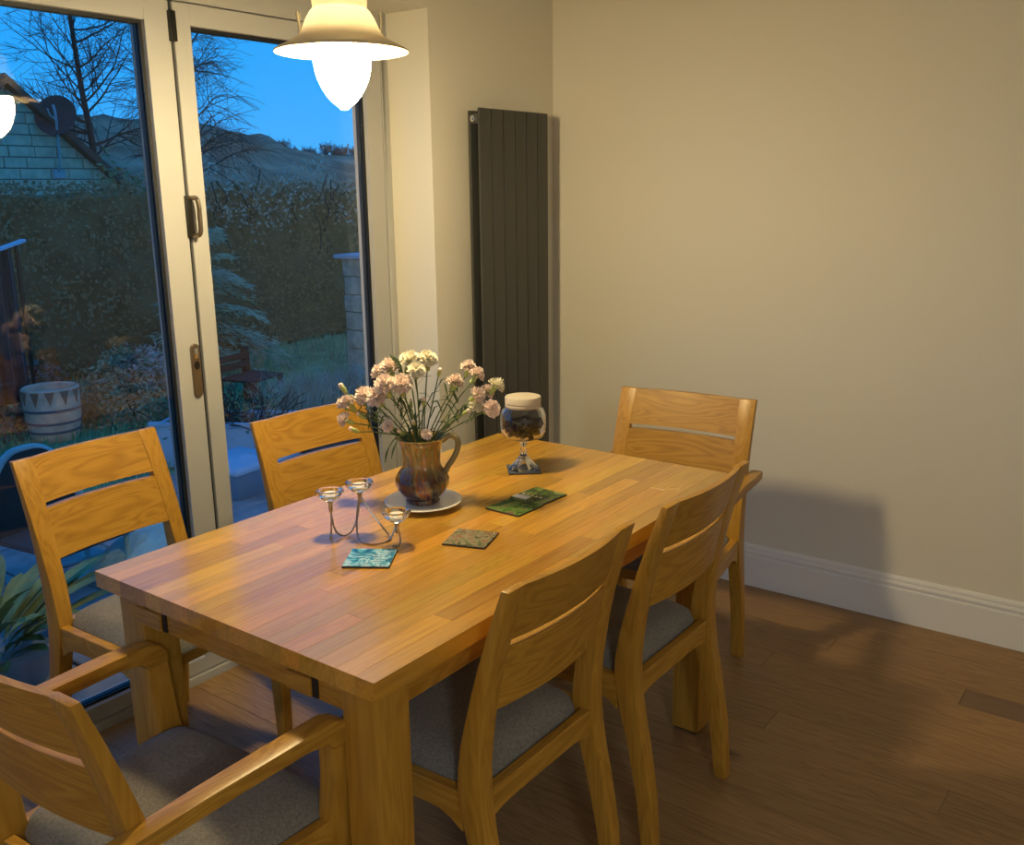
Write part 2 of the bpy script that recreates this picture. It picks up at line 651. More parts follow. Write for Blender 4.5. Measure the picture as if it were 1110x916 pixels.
# lock plate with cylinder
lp = MB()
poly = []
for i in range(24):
    a = 2 * PI * i / 24
    poly.append((-1.664 + 0.0155 * math.cos(a), (1.080 if math.sin(a) >= 0 else 0.945) + 0.0155 * math.sin(a)))
lp.prism(poly, 'y', FY - 0.009, FY)
lk = lp.obj('lock_plate', M['bronze'], lf2, bevel=0.002, bseg=1)
MB().prism([(-1.664 + 0.008 * math.cos(2 * PI * i / 14), 1.030 + 0.013 * math.sin(2 * PI * i / 14)) for i in range(14)], 'y', FY - 0.013, FY - 0.008).obj('lock_cylinder', M['black_metal'], lk)
MB().box(-1.670, -1.658, FY - 0.012, FY - 0.008, 1.048, 1.082).obj('snib', M['chrome'], lk, bevel=0.002)

# ------------------------------------------------------------------ tall panel radiator
rad = thing('panel_radiator', 'tall anthracite vertical panel radiator in the wall corner', 'radiator', (-0.600, 0, 0.10))
RZ0, RZ1 = 0.0, 1.725
for i in range(6):
    a = i * 0.0725
    MB().box(a + 0.0025, a + 0.0700, -0.089, -0.079, RZ0, RZ1).obj('panel', M['radiator'], rad, bevel=0.0022)
for i in range(6):
    a = i * 0.0725
    MB().box(a + 0.003, a + 0.0695, -0.046, -0.034, RZ0 + 0.01, RZ1 - 0.008).obj('rear_panel', M['radiator'], rad, bevel=0.002)
for z in (RZ0 + 0.02, RZ1 - 0.055):
    MB().box(0.002, 0.433, -0.079, -0.046, z, z + 0.036).obj('manifold', M['radiator'], rad, bevel=0.003)
pl_ = MB()
ring = [(0.0, RZ1 - 0.037)]
vent = MB()
seg = 14
for r, xx in ((0.011, 0.002), (0.011, -0.006), (0.006, -0.007), (0.006, -0.012), (0.002, -0.013)):
    for i in range(seg):
        a = 2 * PI * i / seg
        vent.v.append((xx, -0.0625 + r * math.cos(a), RZ1 - 0.037 + r * math.sin(a)))
for kq in range(4):
    for i in range(seg):
        j = (i + 1) % seg
        vent.f.append((kq * seg + i, kq * seg + j, (kq + 1) * seg + j, (kq + 1) * seg + i))
vent.f.append(tuple(range(4 * seg, 5 * seg)))
vent.obj('bleed_valve', M['chrome'], rad, smooth=True)
for z in (0.15, 1.5):
    for xx in (0.08, 0.32):
        MB().box(xx, xx + 0.03, -0.034, -0.0005, z, z + 0.06).obj('bracket', M['radiator'], rad)

# ------------------------------------------------------------------ pendant lamp
LX, LY = -1.755, -0.606
lamp = thing('pendant_lamp', 'cream metal pendant lamp with glowing acorn glass hanging above table', 'lamp', (LX, LY, 0))
M['lamp_metal'] = plain('cream_enamel', (0.72, 0.66, 0.52), 0.35)


def opal(name, col, fac):
    mt, nt, out = new_mat(name)
    b = N(nt, 'ShaderNodeBsdfPrincipled')
    b.inputs['Base Color'].default_value = (*col, 1)
    b.inputs['Roughness'].default_value = 0.35
    t = N(nt, 'ShaderNodeBsdfTranslucent')
    t.inputs['Color'].default_value = (*col, 1)
    mx = N(nt, 'ShaderNodeMixShader')
    mx.inputs[0].default_value = fac
    nt.links.new(b.outputs[0], mx.inputs[1])
    nt.links.new(t.outputs[0], mx.inputs[2])
    nt.links.new(mx.outputs[0], out.inputs[0])
    return mt


M['lamp_shade'] = opal('cream_opal_shade', (0.78, 0.70, 0.52), 0.035)
M['lamp_in'] = plain('shade_inside', (0.80, 0.76, 0.66), 0.25)
sh = [(0.050, 1.992), (0.056, 1.988), (0.061, 1.982), (0.0625, 1.960), (0.061, 1.945), (0.068, 1.938), (0.078, 1.922), (0.088, 1.900), (0.098, 1.884),
      (0.118, 1.872), (0.140, 1.862), (0.152, 1.856), (0.1535, 1.853), (0.152, 1.851), (0.138, 1.856), (0.118, 1.864), (0.095, 1.872), (0.070, 1.878), (0.055, 1.880)]
shade = MB().lathe(sh, 56, cap0=False, cap1=False).obj('shade', M['lamp_shade'], lamp, smooth=True)
MB().lathe([(0.030, 2.10), (0.044, 2.09), (0.050, 2.06), (0.050, 1.992), (0.058, 1.990), (0.058, 1.985)], 40).obj('gallery', M['lamp_metal'], lamp, smooth=True)
gp = [(0.052, 1.882), (0.060, 1.868), (0.0645, 1.850), (0.0655, 1.832), (0.0635, 1.812), (0.058, 1.792), (0.050, 1.774), (0.040, 1.757),
      (0.028, 1.743), (0.017, 1.734), (0.011, 1.730), (0.009, 1.7265), (0.004, 1.725)]
MB().lathe(gp, 40).obj('glass_globe', emit('lit_globe', LAMP_COLOR, LAMP_STRENGTH), lamp, smooth=True)
for a in (math.radians(-52), math.radians(128), math.radians(38)):
    c, s = math.cos(a), math.sin(a)
    w = MB()
    w.tube([(0.093 * c, 0.093 * s, 1.888), (0.095 * c, 0.095 * s, 1.925)], 0.0035, 6)
    q = (-s, c)
    for sg in (-1, 1):
        w.tube(spline([(0.095 * c, 0.095 * s, 1.918), (0.095 * c + sg * 0.011 * q[0], 0.095 * s + sg * 0.011 * q[1], 1.924),
                       (0.095 * c + sg * 0.012 * q[0], 0.095 * s + sg * 0.012 * q[1], 1.938)], 4), 0.003, 6)
    w.obj('wing_nut', M['lamp_metal'], lamp, smooth=True)
MB().tube([(0, 0, 2.10), (0, 0, CEIL - 0.02)], 0.006, 10).obj('rod', M['lamp_metal'], lamp, smooth=True)
MB().lathe([(0.010, CEIL - 0.05), (0.030, CEIL - 0.04), (0.052, CEIL - 0.015), (0.055, CEIL)], 32).obj('ceiling_rose', M['lamp_metal'], lamp, smooth=True)

# ================================================================== dining table
table = thing('dining_table', 'oak dining table with butcher block top standing by the glazed door', 'table', ((TX0 + TX1) / 2, (TY0 + TY1) / 2, 0))
hx, hy = (TX1 - TX0) / 2, (TY1 - TY0) / 2
NST = 18
sw = 2 * hy / NST
for i in range(NST):
    rr = random.Random(500 + i * 3)
    cuts = [-hx]
    p = -hx + rr.uniform(0.15, 0.75)
    while p < hx - 0.12:
        cuts.append(p)
        p += rr.uniform(0.35, 0.80)
    cuts.append(hx)
    for a, b in zip(cuts, cuts[1:]):
        MB().box(a, b, -hy + i * sw, -hy + (i + 1) * sw, TH - 0.036, TH).obj('stave', M['stave'], table, bevel=0.0005, bseg=1)
IN, LG = 0.031, 0.082
for sx in (-1, 1):
    for sy in (-1, 1):
        x0, x1 = sorted((sx * (hx - IN), sx * (hx - IN - LG)))
        y0, y1 = sorted((sy * (hy - IN), sy * (hy - IN - LG)))
        lg = MB().box(x0, x1, y0, y1, 0.006, TH - 0.0365).obj('leg', M['oak_z'], table, bevel=0.003)
        MB().box(x0 + 0.006, x1 - 0.006, y0 + 0.006, y1 - 0.006, 0.0, 0.006).obj('foot_pad', M['gasket'], lg)
AZ0, AZ1 = 0.660, TH - 0.0365
for sy in (-1, 1):
    y0, y1 = sorted((sy * (hy - IN - 0.012), sy * (hy - IN - 0.034)))
    MB().box(-hx + IN + LG, hx - IN - LG, y0, y1, AZ0, AZ1).obj('side_apron', M['oak_x'], table, bevel=0.0015, bseg=1)
for sx in (-1, 1):
    x0, x1 = sorted((sx * (hx - IN - 0.004), sx * (hx - IN - 0.026)))
    MB().box(x0, x1, -hy + IN + LG, hy - IN - LG, AZ0, AZ1).obj('end_apron', M['oak_y'], table, bevel=0.0015, bseg=1)
for yy, dy in ((-0.648, 0.13), (-1.101, 0.10)):
    yl = yy - (TY0 + TY1) / 2
    MB().box(-hx + IN + 0.0005, -hx + IN + 0.006, yl - 0.007, yl + 0.007, AZ0 + 0.004, AZ1 - 0.002).obj('runner_slot', M['dark_slot'], table)
    MB().box(-hx + IN - 0.004, -hx + IN + 0.004, yl + 0.0075, yl + dy * 0.72, AZ0 + 0.004, AZ0 + 0.040).obj('runner_end', M['oak_y'], table, bevel=0.001, bseg=1)


# ================================================================== chairs
REAR = [(0.0, -0.262), (0.16, -0.250), (0.30, -0.226), (0.38, -0.209), (0.45, -0.201), (0.52, -0.200), (0.635, -0.214), (0.70, -0.226), (0.77, -0.243), (0.88, -0.276)]
DEPTH = [(0.0, 0.032), (0.30, 0.044), (0.45, 0.054), (0.56, 0.044), (0.62, 0.036), (0.70, 0.028), (0.88, 0.017)]
POSTW = [(0.0, 0.036), (0.45, 0.041), (0.62, 0.045), (0.88, 0.056)]


def post_mesh(sgn, HW):
    """back post: leaning rear leg, deep at the seat, thin and wide at the top"""
    zs = [0, 0.08, 0.16, 0.23, 0.30, 0.36, 0.41, 0.45, 0.50, 0.55, 0.60, 0.66, 0.72, 0.80, 0.88]
    def ry(z):
        return sum(interp(REAR, min(max(z + d, 0), 0.88)) for d in (-0.03, -0.015, 0, 0.015, 0.03)) / 5 if 0.03 < z < 0.85 else interp(REAR, z)
    vs, fs = [], []
    for z in zs:
        w = interp(POSTW, z)
        y0, y1 = ry(z), ry(z) + interp(DEPTH, z)
        vs += [(sgn * HW, y0, z), (sgn * (HW - w), y0, z), (sgn * (HW - w), y1, z), (sgn * HW, y1, z)]
    n = len(zs)
    for k in range(n - 1):
        for i in range(4):
            j = (i + 1) % 4
            fs.append((k * 4 + i, k * 4 + j, k * 4 + 4 + j, k * 4 + 4 + i))
    fs += [(0, 1, 2, 3), (4 * n - 4, 4 * n - 3, 4 * n - 2, 4 * n - 1)]
    return MB().add(vs, fs)


def slat(z0, z1, HW, bow=0.019):
    """curved back slat, leaning with the posts"""
    b = MB()
    nx = 14
    rows = [z0, (z0 + z1) / 2, z1]
    vs = []
    for side in (0, 1):
        for z in rows:
            for i in range(nx + 1):
                u = -1 + 2 * i / nx
                hw = HW - interp(POSTW, z) + 0.002
                y = interp(REAR, z) + 0.0015 - bow * (1 - u * u) + ((interp(DEPTH, z) - 0.0035) if side else 0)
                vs.append((u * hw, y, z))
    n = nx + 1
    R = len(rows)
    fs = []
    for s in range(2):
        for r in range(R - 1):
            for i in range(nx):
                a = s * R * n + r * n + i
                q = (a, a + 1, a + n + 1, a + n)
                fs.append(q if s else q[::-1])
    o = R * n
    for i in range(nx):
        fs.append((i, i + 1, o + i + 1, o + i))
        a = (R - 1) * n + i
        fs.append((a, o + a, o + a + 1, a + 1))
    for r in range(R - 1):
        a = r * n
        fs.append((a, o + a, o + a + n, a + n))
        a = r * n + nx
        fs.append((a, a + n, o + a + n, o + a))
    b.add(vs, fs)
    return b


def pad(hw, y0, y1, z0, h, front=1.0):
    b = MB()
    n = 20
    def edge(t):
        return max(0.0, 1 - abs(t) ** 5)
    vs, fs = [], []
    for j in range(n + 1):
        v = -1 + 2 * j / n
        for i in range(n + 1):
            u = -1 + 2 * i / n
            cr = 0.03
            uu, vv = u, v
            # rounded plan corners
            q = max(0, abs(u) - 0.86) / 0.14
            p = max(0, abs(v) - 0.86) / 0.14
            sh_ = 1 - 0.09 * (q * p)
            x = uu * hw * sh_ * lerp(1.0, front, (v + 1) / 2)
            y = lerp(y0, y1, (vv * sh_ + 1) / 2)
            z = z0 + h * (0.18 + 0.82 * (edge(u) * edge(v)) ** 0.5) * (0.90 + 0.10 * (1 - u * u) * (1 - v * v))
            if abs(u) == 1 or abs(v) == 1:
                z = z0 + 0.004
            vs.append((x, y, z))
    m1 = n + 1
    for j in range(n):
        for i in range(n):
            a = j * m1 + i
            fs.append((a, a + 1, a + m1 + 1, a + m1))
    rim = [i for i in range(m1)] + [j * m1 + n for j in range(1, m1)] + [n * m1 + i for i in range(n - 1, -1, -1)] + [j * m1 for j in range(n - 1, 0, -1)]
    base = len(vs)
    for i in rim:
        vs.append((vs[i][0] * 0.985, vs[i][1], z0 - 0.012))
    L_ = len(rim)
    for i in range(L_):
        j = (i + 1) % L_
        fs.append((rim[i], base + i, base + j, rim[j]))
    fs.append(tuple(range(base, base + L_))[::-1])
    b.add(vs, fs)
    return b


def rail_poly(a, b, top, dmid, dend):
    """rail in (along, z) with an arched lower edge"""
    p = [(a, top), (b, top)]
    n = 12
    for i in range(n + 1):
        t = 1 - i / n
        u = abs(2 * t - 1)
        p.append((lerp(a, b, t), top - lerp(dmid, dend, max(0, (u - 0.55) / 0.45) ** 2)))
    return p


def make_chair(arm):
    t = thing('dining_armchair' if arm else 'dining_chair', 'x', 'chair')
    HW = 0.234 if arm else 0.216
    PWD = 0.042
    for s in (-1, 1):
        post_mesh(s, HW).obj('back_post', M['oak_z'], t, bevel=0.003)
    slat(0.7645, 0.8785, HW).obj('back_slat', M['oak_x'], t, smooth=True)
    slat(0.620, 0.7495, HW).obj('back_slat', M['oak_x'], t, smooth=True)
    TOP = 0.447
    FW = 0.228 if not arm else 0.272
    FY1 = 0.215 if not arm else 0.206
    if not arm:
        for s in (-1, 1):
            xo, xi = s * FW, s * (FW - 0.042)
            xb = s * (FW - 0.010)
            l = MB()
            v = []
            for (z, o, i_, ya, yb) in ((0, s * FW - s * 0.004, s * (FW - 0.034), FY1 - 0.034, FY1 - 0.003), (0.30, xo, xi, FY1 - 0.042, FY1), (TOP, xo, xi, FY1 - 0.042, FY1)):
                v += [(o, ya, z), (i_, ya, z), (i_, yb, z), (o, yb, z)]
            f = [(0, 1, 2, 3), (8, 9, 10, 11)]
            for q in (0, 4):
                for i in range(4):
                    j = (i + 1) % 4
                    f.append((q + i, q + j, q + 4 + j, q + 4 + i))
            l.add(v, f)
            l.obj('front_leg', M['oak_z'], t, bevel=0.003)
    else:
        for s in (-1, 1):
            # front leg rises past the seat to carry the armrest, tapering at both ends
            l = MB()
            v = []
            secs = [(0, 0.245, 0.215, FY1 - 0.036, FY1 - 0.004), (0.25, 0.258, 0.218, FY1 - 0.046, FY1), (0.44, 0.268, 0.224, FY1 - 0.052, FY1),
                    (0.54, 0.274, 0.234, FY1 - 0.050, FY1 - 0.004), (0.622, 0.278, 0.240, FY1 - 0.056, FY1 - 0.010)]
            for (z, o, i_, ya, yb) in secs:
                v += [(s * o, ya, z), (s * i_, ya, z), (s * i_, yb, z), (s * o, yb, z)]
            f = [(0, 1, 2, 3), (16, 17, 18, 19)]
            for q in (0, 4, 8, 12):
                for i in range(4):
                    j = (i + 1) % 4
                    f.append((q + i, q + j, q + 4 + j, q + 4 + i))
            l.add(v, f)
            l.obj('front_leg', M['oak_z'], t, bevel=0.004)
            # armrest: flat bar with its front end rounded downward
            prof = [(-0.262, 0.625), (-0.262, 0.652), (-0.10, 0.657), (0.07, 0.657), (0.155, 0.655), (0.182, 0.646), (0.197, 0.628), (0.201, 0.604),
                    (0.153, 0.600), (0.140, 0.618), (0.09, 0.627), (-0.05, 0.628)]
            ab = MB()
            v = []
            for o in (0, 1):
                for (yy, zz) in prof:
                    tt = (yy + 0.262) / 0.47
                    ctr = lerp(0.248, 0.259, min(1, tt * 1.3))
                    hwid = lerp(0.0185, 0.0225, min(1, tt * 1.6))
                    v.append((s * (ctr + (hwid if o else -hwid)), yy, zz))
            n_ = len(prof)
            f = [tuple(range(n_)), tuple(range(n_, 2 * n_))[::-1]] + [(i, (i + 1) % n_, n_ + (i + 1) % n_, n_ + i) for i in range(n_)]
            ab.add(v, f)
            ab.obj('armrest', M['oak_y'], t, bevel=0.005)
    # rails
    for s in (-1, 1):
        r = MB()
        p = rail_poly(-0.155, FY1 - 0.040, TOP, 0.052, 0.085)
        v = []
        for o in (0, 1):
            for (yy, zz) in p:
                tt = (yy + 0.155) / (FY1 + 0.115)
                xc = lerp(HW - 0.004, (FW - 0.004) if not arm else 0.255, tt)
                v.append((s * (xc - (0.024 if o else 0)), yy, zz))
        n_ = len(p)
        r.add(v, [tuple(range(n_)), tuple(range(n_, 2 * n_))[::-1]] + [(i, (i + 1) % n_, n_ + (i + 1) % n_, n_ + i) for i in range(n_)])
        r.obj('side_rail', M['oak_y'], t, bevel=0.0015, bseg=1)
    MB().prism(rail_poly(-HW + PWD, HW - PWD, TOP, 0.050, 0.062), 'y', -0.196, -0.174).obj('rear_rail', M['oak_x'], t, bevel=0.0015, bseg=1)
    fw_ = FW - 0.042 if not arm else 0.226
    MB().prism(rail_poly(-fw_, fw_, TOP, 0.055, 0.085), 'y', FY1 - 0.034, FY1 - 0.012).obj('front_rail', M['oak_x'], t, bevel=0.0015, bseg=1)
    pw = HW - 0.030
    pad(pw, -0.168, FY1 + 0.004 if not arm else FY1 + 0.002, TOP - 0.004, 0.056, front=((FW - 0.026) / pw if not arm else 0.232 / pw)).obj('seat_pad', M['seat'], t, smooth=True)
    return t


def place(o, x, y, deg, label, group=None):
    o.location = (x, y, 0)
    o.rotation_euler = (0, 0, math.radians(deg))
    o['label'] = label
    o['group'] = 'oak chairs around the dining table'

ch = make_chair(False)
place(ch, -1.447, -1.146, 0, 'oak dining chair on the right side of the table, beside the radiator end')
c2 = copy_tree(ch)
place(c2, -1.994, -1.132, 0, 'oak dining chair at the front right of the table, largest back slats facing camera')
c3 = copy_tree(ch)
place(c3, -2.050, -0.125, 184, 'oak dining chair against the left door pane, its whole seat side visible')
c4 = copy_tree(ch)
place(c4, -1.468, -0.330, 176, 'oak dining chair behind the table in front of the right door pane')
ac = make_chair(True)
place(ac, -2.572, -0.902, -87.5, 'oak armchair with grey seat in the bottom left corner, at the near table end')
a2 = copy_tree(ac)
place(a2, -0.850, -0.952, 95.0, 'oak armchair at the far table end next to the plain wall')
ch['label'] = 'oak dining chair on the right side of the table, farther from the camera'
c2['label'] = 'oak dining chair on the right side of the table, nearer the camera'

# ------------------------------------------------------------------ unseen ceiling light, added behind the camera to lift the ambient light
kl = thing('added_fill_light', 'round flush fill light added on the ceiling, out of view', 'lamp', (-4.7, -4.1, CEIL))
MB().lathe([(0.24, 0.0), (0.25, -0.012), (0.25, -0.035), (0.235, -0.045)], 40).obj('fill_ring', M['frame'], kl, smooth=True)
MB().lathe([(0.232, -0.040), (0.20, -0.062), (0.12, -0.078), (0.02, -0.084)], 40).obj('diffuser', emit('fill_diffuser', (0.92, 1.0, 1.03), 92.0), kl, smooth=True)

# ================================================================== things on the table
T = TH
# ---- saucer
SX, SY = -1.690, -0.748
M['china'] = plain('white_china', (0.82, 0.80, 0.76), 0.18)
sau = MB().lathe([(0.050, 0.0), (0.052, 0.003), (0.060, 0.004), (0.080, 0.009), (0.0975, 0.0145), (0.0985, 0.0160), (0.0965, 0.0168), (0.078, 0.0115),
                  (0.056, 0.0070), (0.02, 0.0062)], 48).obj('saucer', M['china'], None, smooth=True, loc=(SX, SY, T))
tag(sau, 'white china saucer under the flower vase', 'saucer')

# ---- vase (glazed jug with a handle)
def vase_mat():
    mt, nt, out = new_mat('streaked_glaze')
    L = nt.links.new
    b = N(nt, 'ShaderNodeBsdfPrincipled')
    b.inputs['Roughness'].default_value = 0.09
    b.inputs['Coat Weight'].default_value = 0.4
    tc = N(nt, 'ShaderNodeTexCoord')
    sp = N(nt, 'ShaderNodeSeparateXYZ')
    L(tc.outputs['Object'], sp.inputs[0])
    an = N(nt, 'ShaderNodeMath', operation='ARCTAN2')
    L(sp.outputs['Y'], an.inputs[0])
    L(sp.outputs['X'], an.inputs[1])
    tw = N(nt, 'ShaderNodeMath', operation='MULTIPLY_ADD')
    tw.inputs[1].default_value = 3.0
    L(sp.outputs['Z'], tw.inputs[0])
    L(an.outputs[0], tw.inputs[2])
    cs = N(nt, 'ShaderNodeMath', operation='COSINE')
    L(tw.outputs[0], cs.inputs[0])
    si = N(nt, 'ShaderNodeMath', operation='SINE')
    L(tw.outputs[0], si.inputs[0])
    cb = N(nt, 'ShaderNodeCombineXYZ')
    L(cs.outputs[0], cb.inputs[0])
    L(si.outputs[0], cb.inputs[1])
    zz = N(nt, 'ShaderNodeMath', operation='MULTIPLY')
    zz.inputs[1].default_value = 4.0
    L(sp.outputs['Z'], zz.inputs[0])
    L(zz.outputs[0], cb.inputs[2])
    no = N(nt, 'ShaderNodeTexNoise')
    no.inputs['Scale'].default_value = 2.9
    no.inputs['Detail'].default_value = 3
    L(cb.outputs[0], no.inputs['Vector'])
    lo = ramp(nt, [(0.30, (0.012, 0.010, 0.02)), (0.42, (0.10, 0.022, 0.012)), (0.50, (0.05, 0.03, 0.035)), (0.57, (0.16, 0.13, 0.06)), (0.63, (0.30, 0.09, 0.015)), (0.72, (0.05, 0.03, 0.06))])
    hi = ramp(nt, [(0.30, (0.20, 0.11, 0.03)), (0.42, (0.40, 0.20, 0.05)), (0.50, (0.22, 0.20, 0.08)), (0.57, (0.46, 0.33, 0.13)), (0.64, (0.30, 0.13, 0.03)), (0.72, (0.35, 0.27, 0.12))])
    L(no.outputs['Fac'], lo.inputs[0])
    L(no.outputs['Fac'], hi.inputs[0])
    mr = N(nt, 'ShaderNodeMapRange')
    mr.inputs['From Min'].default_value = 0.065
    mr.inputs['From Max'].default_value = 0.105
    L(sp.outputs['Z'], mr.inputs['Value'])
    mx = N(nt, 'ShaderNodeMix', data_type='RGBA')
    L(mr.outputs[0], mx.inputs['Factor'])
    L(lo.outputs[0], mx.inputs[6])
    L(hi.outputs[0], mx.inputs[7])
    L(mx.outputs[2], b.inputs['Base Color'])
    L(b.outputs[0], out.inputs[0])
    return mt

M['vase'] = vase_mat()
VX, VY, VZ = -1.680, -0.738, T + 0.0066
vase = thing('flower_jug', 'brown streaked pottery jug holding the pink flowers', 'vase', (VX, VY, VZ), math.radians(-53))
vp = [(0.040, 0.0), (0.043, 0.004), (0.042, 0.012), (0.049, 0.019), (0.062, 0.033), (0.0675, 0.049), (0.0670, 0.063), (0.0610, 0.077), (0.0525, 0.088), (0.0478, 0.096),
      (0.0465, 0.110), (0.0475, 0.130), (0.0510, 0.148), (0.0590, 0.163), (0.0645, 0.1685), (0.0635, 0.1705), (0.0605, 0.170), (0.055, 0.160), (0.048, 0.145), (0.042, 0.120),
      (0.043, 0.10), (0.05, 0.088), (0.058, 0.07), (0.056, 0.045), (0.035, 0.02)]
MB().lathe(vp, 48, wob=lambda a, k: 0.020 * math.sin(10 * a + k * 0.12) if 3 < k < 12 else 0).obj('body', M['vase'], vase, smooth=True)
hp = spline([(0.052, 0, 0.158), (0.072, 0, 0.172), (0.090, 0, 0.163), (0.092, 0, 0.140), (0.080, 0, 0.112), (0.066, 0, 0.092), (0.060, 0, 0.078)], 6)
MB().tube(hp, [0.0075] * len(hp), 10).obj('handle', plain('olive_glaze', (0.22, 0.19, 0.09), 0.1, coat=0.4), vase, smooth=True)

# ---- carnations: each stem is a flower of its own
M['petal'] = plain('pink_petal', (0.95, 0.75, 0.66), 0.7, spec=0.2, var=0.16, vscale=30)
M['petal_pale'] = plain('cream_petal', (0.90, 0.84, 0.68), 0.7, spec=0.2, var=0.12, vscale=30)
M['stem'] = plain('stem_green', (0.13, 0.19, 0.06), 0.55, var=0.25, vscale=20)
M['calyx'] = plain('calyx_green', (0.42, 0.50, 0.17), 0.5, var=0.2, vscale=30)
M['leaf_gr'] = plain('carnation_leaf', (0.07, 0.12, 0.05), 0.55, var=0.2)


def bloom_mesh(seed, r, name, mat):
    rr = random.Random(seed)
    b = MB()
    layers = [(1.0, -0.02, 0.0, 9), (0.95, 0.18, 0.002, 8), (0.84, 0.38, 0.003, 8), (0.68, 0.52, 0.005, 7), (0.46, 0.66, 0.007, 5), (0.25, 0.8, 0.008, 4)]
    for (rad, tilt, z0, nw) in layers:
        seg, rings = 40, 4
        ph = rr.uniform(0, 6)
        vs, fs = [], []
        for k in range(rings + 1):
            t = k / rings
            for i in range(seg):
                a = 2 * PI * i / seg
                ruf = math.sin(nw * a + ph) * 0.10 * t * t + math.sin((nw * 2 + 3) * a + ph * 2) * 0.07 * t * t
                R_ = r * rad * t * (1 + 0.10 * math.sin((nw + 2) * a) * t)
                vs.append((R_ * math.cos(a), R_ * math.sin(a), r * (z0 * 30 + t * tilt + ruf * 0.9)))
        for k in range(rings):
            for i in range(seg):
                j = (i + 1) % seg
                fs.append((k * seg + i, k * seg + j, (k + 1) * seg + j, (k + 1) * seg + i))
        b.add(vs, fs)
    return b.mesh(name, mat, 0, True, fix=False)


bl_meshes = [bloom_mesh(3, 1.0, 'bloom', M['petal']), bloom_mesh(8, 1.0, 'bloom', M['petal']), bloom_mesh(5, 1.0, 'bloom', M['petal_pale'])]
cal = MB().lathe([(0.10, -1.15), (0.26, -1.05), (0.30, -0.6), (0.34, -0.1), (0.46, 0.12), (0.30, 0.14)], 12).mesh('calyx', M['calyx'], 0, True)
bud = MB().lathe([(0.08, -1.1), (0.30, -0.95), (0.40, -0.4), (0.42, 0.1), (0.34, 0.5), (0.12, 0.75)], 12).mesh('calyx', M['calyx'], 0, True)
budtip = MB().lathe([(0.32, 0.35), (0.40, 0.65), (0.34, 0.95), (0.10, 1.05)], 12, wob=lambda a, k: 0.15 * math.sin(5 * a)).mesh('bloom', M['petal'], 0, True)

right = Vector((0.5985, -0.8011, 0))      # across the bouquet as seen from the room
away = Vector((0.8011, 0.5985, 0))
# (across, height above the table, depth, bloom radius, kind, words)
FL = [(-0.071, 0.345, 0.010, 0.026, 0, 'upper left of the bouquet'), (-0.078, 0.312, -0.030, 0.027, 1, 'front of the left cluster'),
      (-0.041, 0.312, -0.020, 0.026, 0, 'middle of the bouquet'), (-0.102, 0.280, -0.015, 0.025, 1, 'lower left cluster'),
      (-0.135, 0.278, 0.010, 0.024, 0, 'left side, below the cluster'), (-0.100, 0.332, 0.035, 0.020, 0, 'behind the left cluster'),
      (-0.022, 0.362, 0.020, 0.026, 2, 'top of the bouquet, pale cream'), (0.020, 0.364, 0.030, 0.024, 2, 'topmost right, pale cream'),
      (-0.004, 0.345, -0.010, 0.021, 2, 'below the pale top blooms'), (-0.178, 0.262, 0.015, 0.019, 0, 'far left'),
      (-0.186, 0.222, 0.000, 0.018, 0, 'far left, hanging low'), (-0.196, 0.255, 0.030, 0.015, 0, 'leftmost'),
      (-0.073, 0.217, -0.050, 0.015, 1, 'small, low in front'), (0.018, 0.192, -0.040, 0.013, 1, 'small, just above the jug rim'),
      (0.088, 0.309, 0.010, 0.021, 0, 'inner right'), (0.121, 0.343, 0.030, 0.019, 0, 'upper right'), (0.142, 0.330, 0.000, 0.019, 1, 'upper right, lower of two'),
      (0.190, 0.300, 0.010, 0.020, 2, 'rightmost'), (0.144, 0.285, -0.020, 0.019, 0, 'right middle'), (0.138, 0.254, 0.000, 0.020, 2, 'right, low'),
      (0.178, 0.252, -0.030, 0.021, 0, 'right, lowest'), (0.166, 0.282, 0.030, 0.018, 1, 'right, behind')]
BD = [(-0.188, 0.302, 0.0, 0.015, 'pink bud at the far left'), (-0.165, 0.198, -0.01, 0.014, 'pale bud low on the left'), (0.050, 0.336, 0.02, 0.012, 'green bud right of the pale blooms'),
      (0.012, 0.270, -0.02, 0.013, 'bud in the middle'), (-0.044, 0.198, -0.04, 0.012, 'low bud in front'), (0.117, 0.245, -0.03, 0.012, 'green bud low on the right'),
      (-0.150, 0.228, 0.02, 0.013, 'pale bud on the left'), (-0.012, 0.222, -0.04, 0.011, 'bud above the rim'), (-0.025, 0.255, 0.03, 0.012, 'bud behind the stems')]


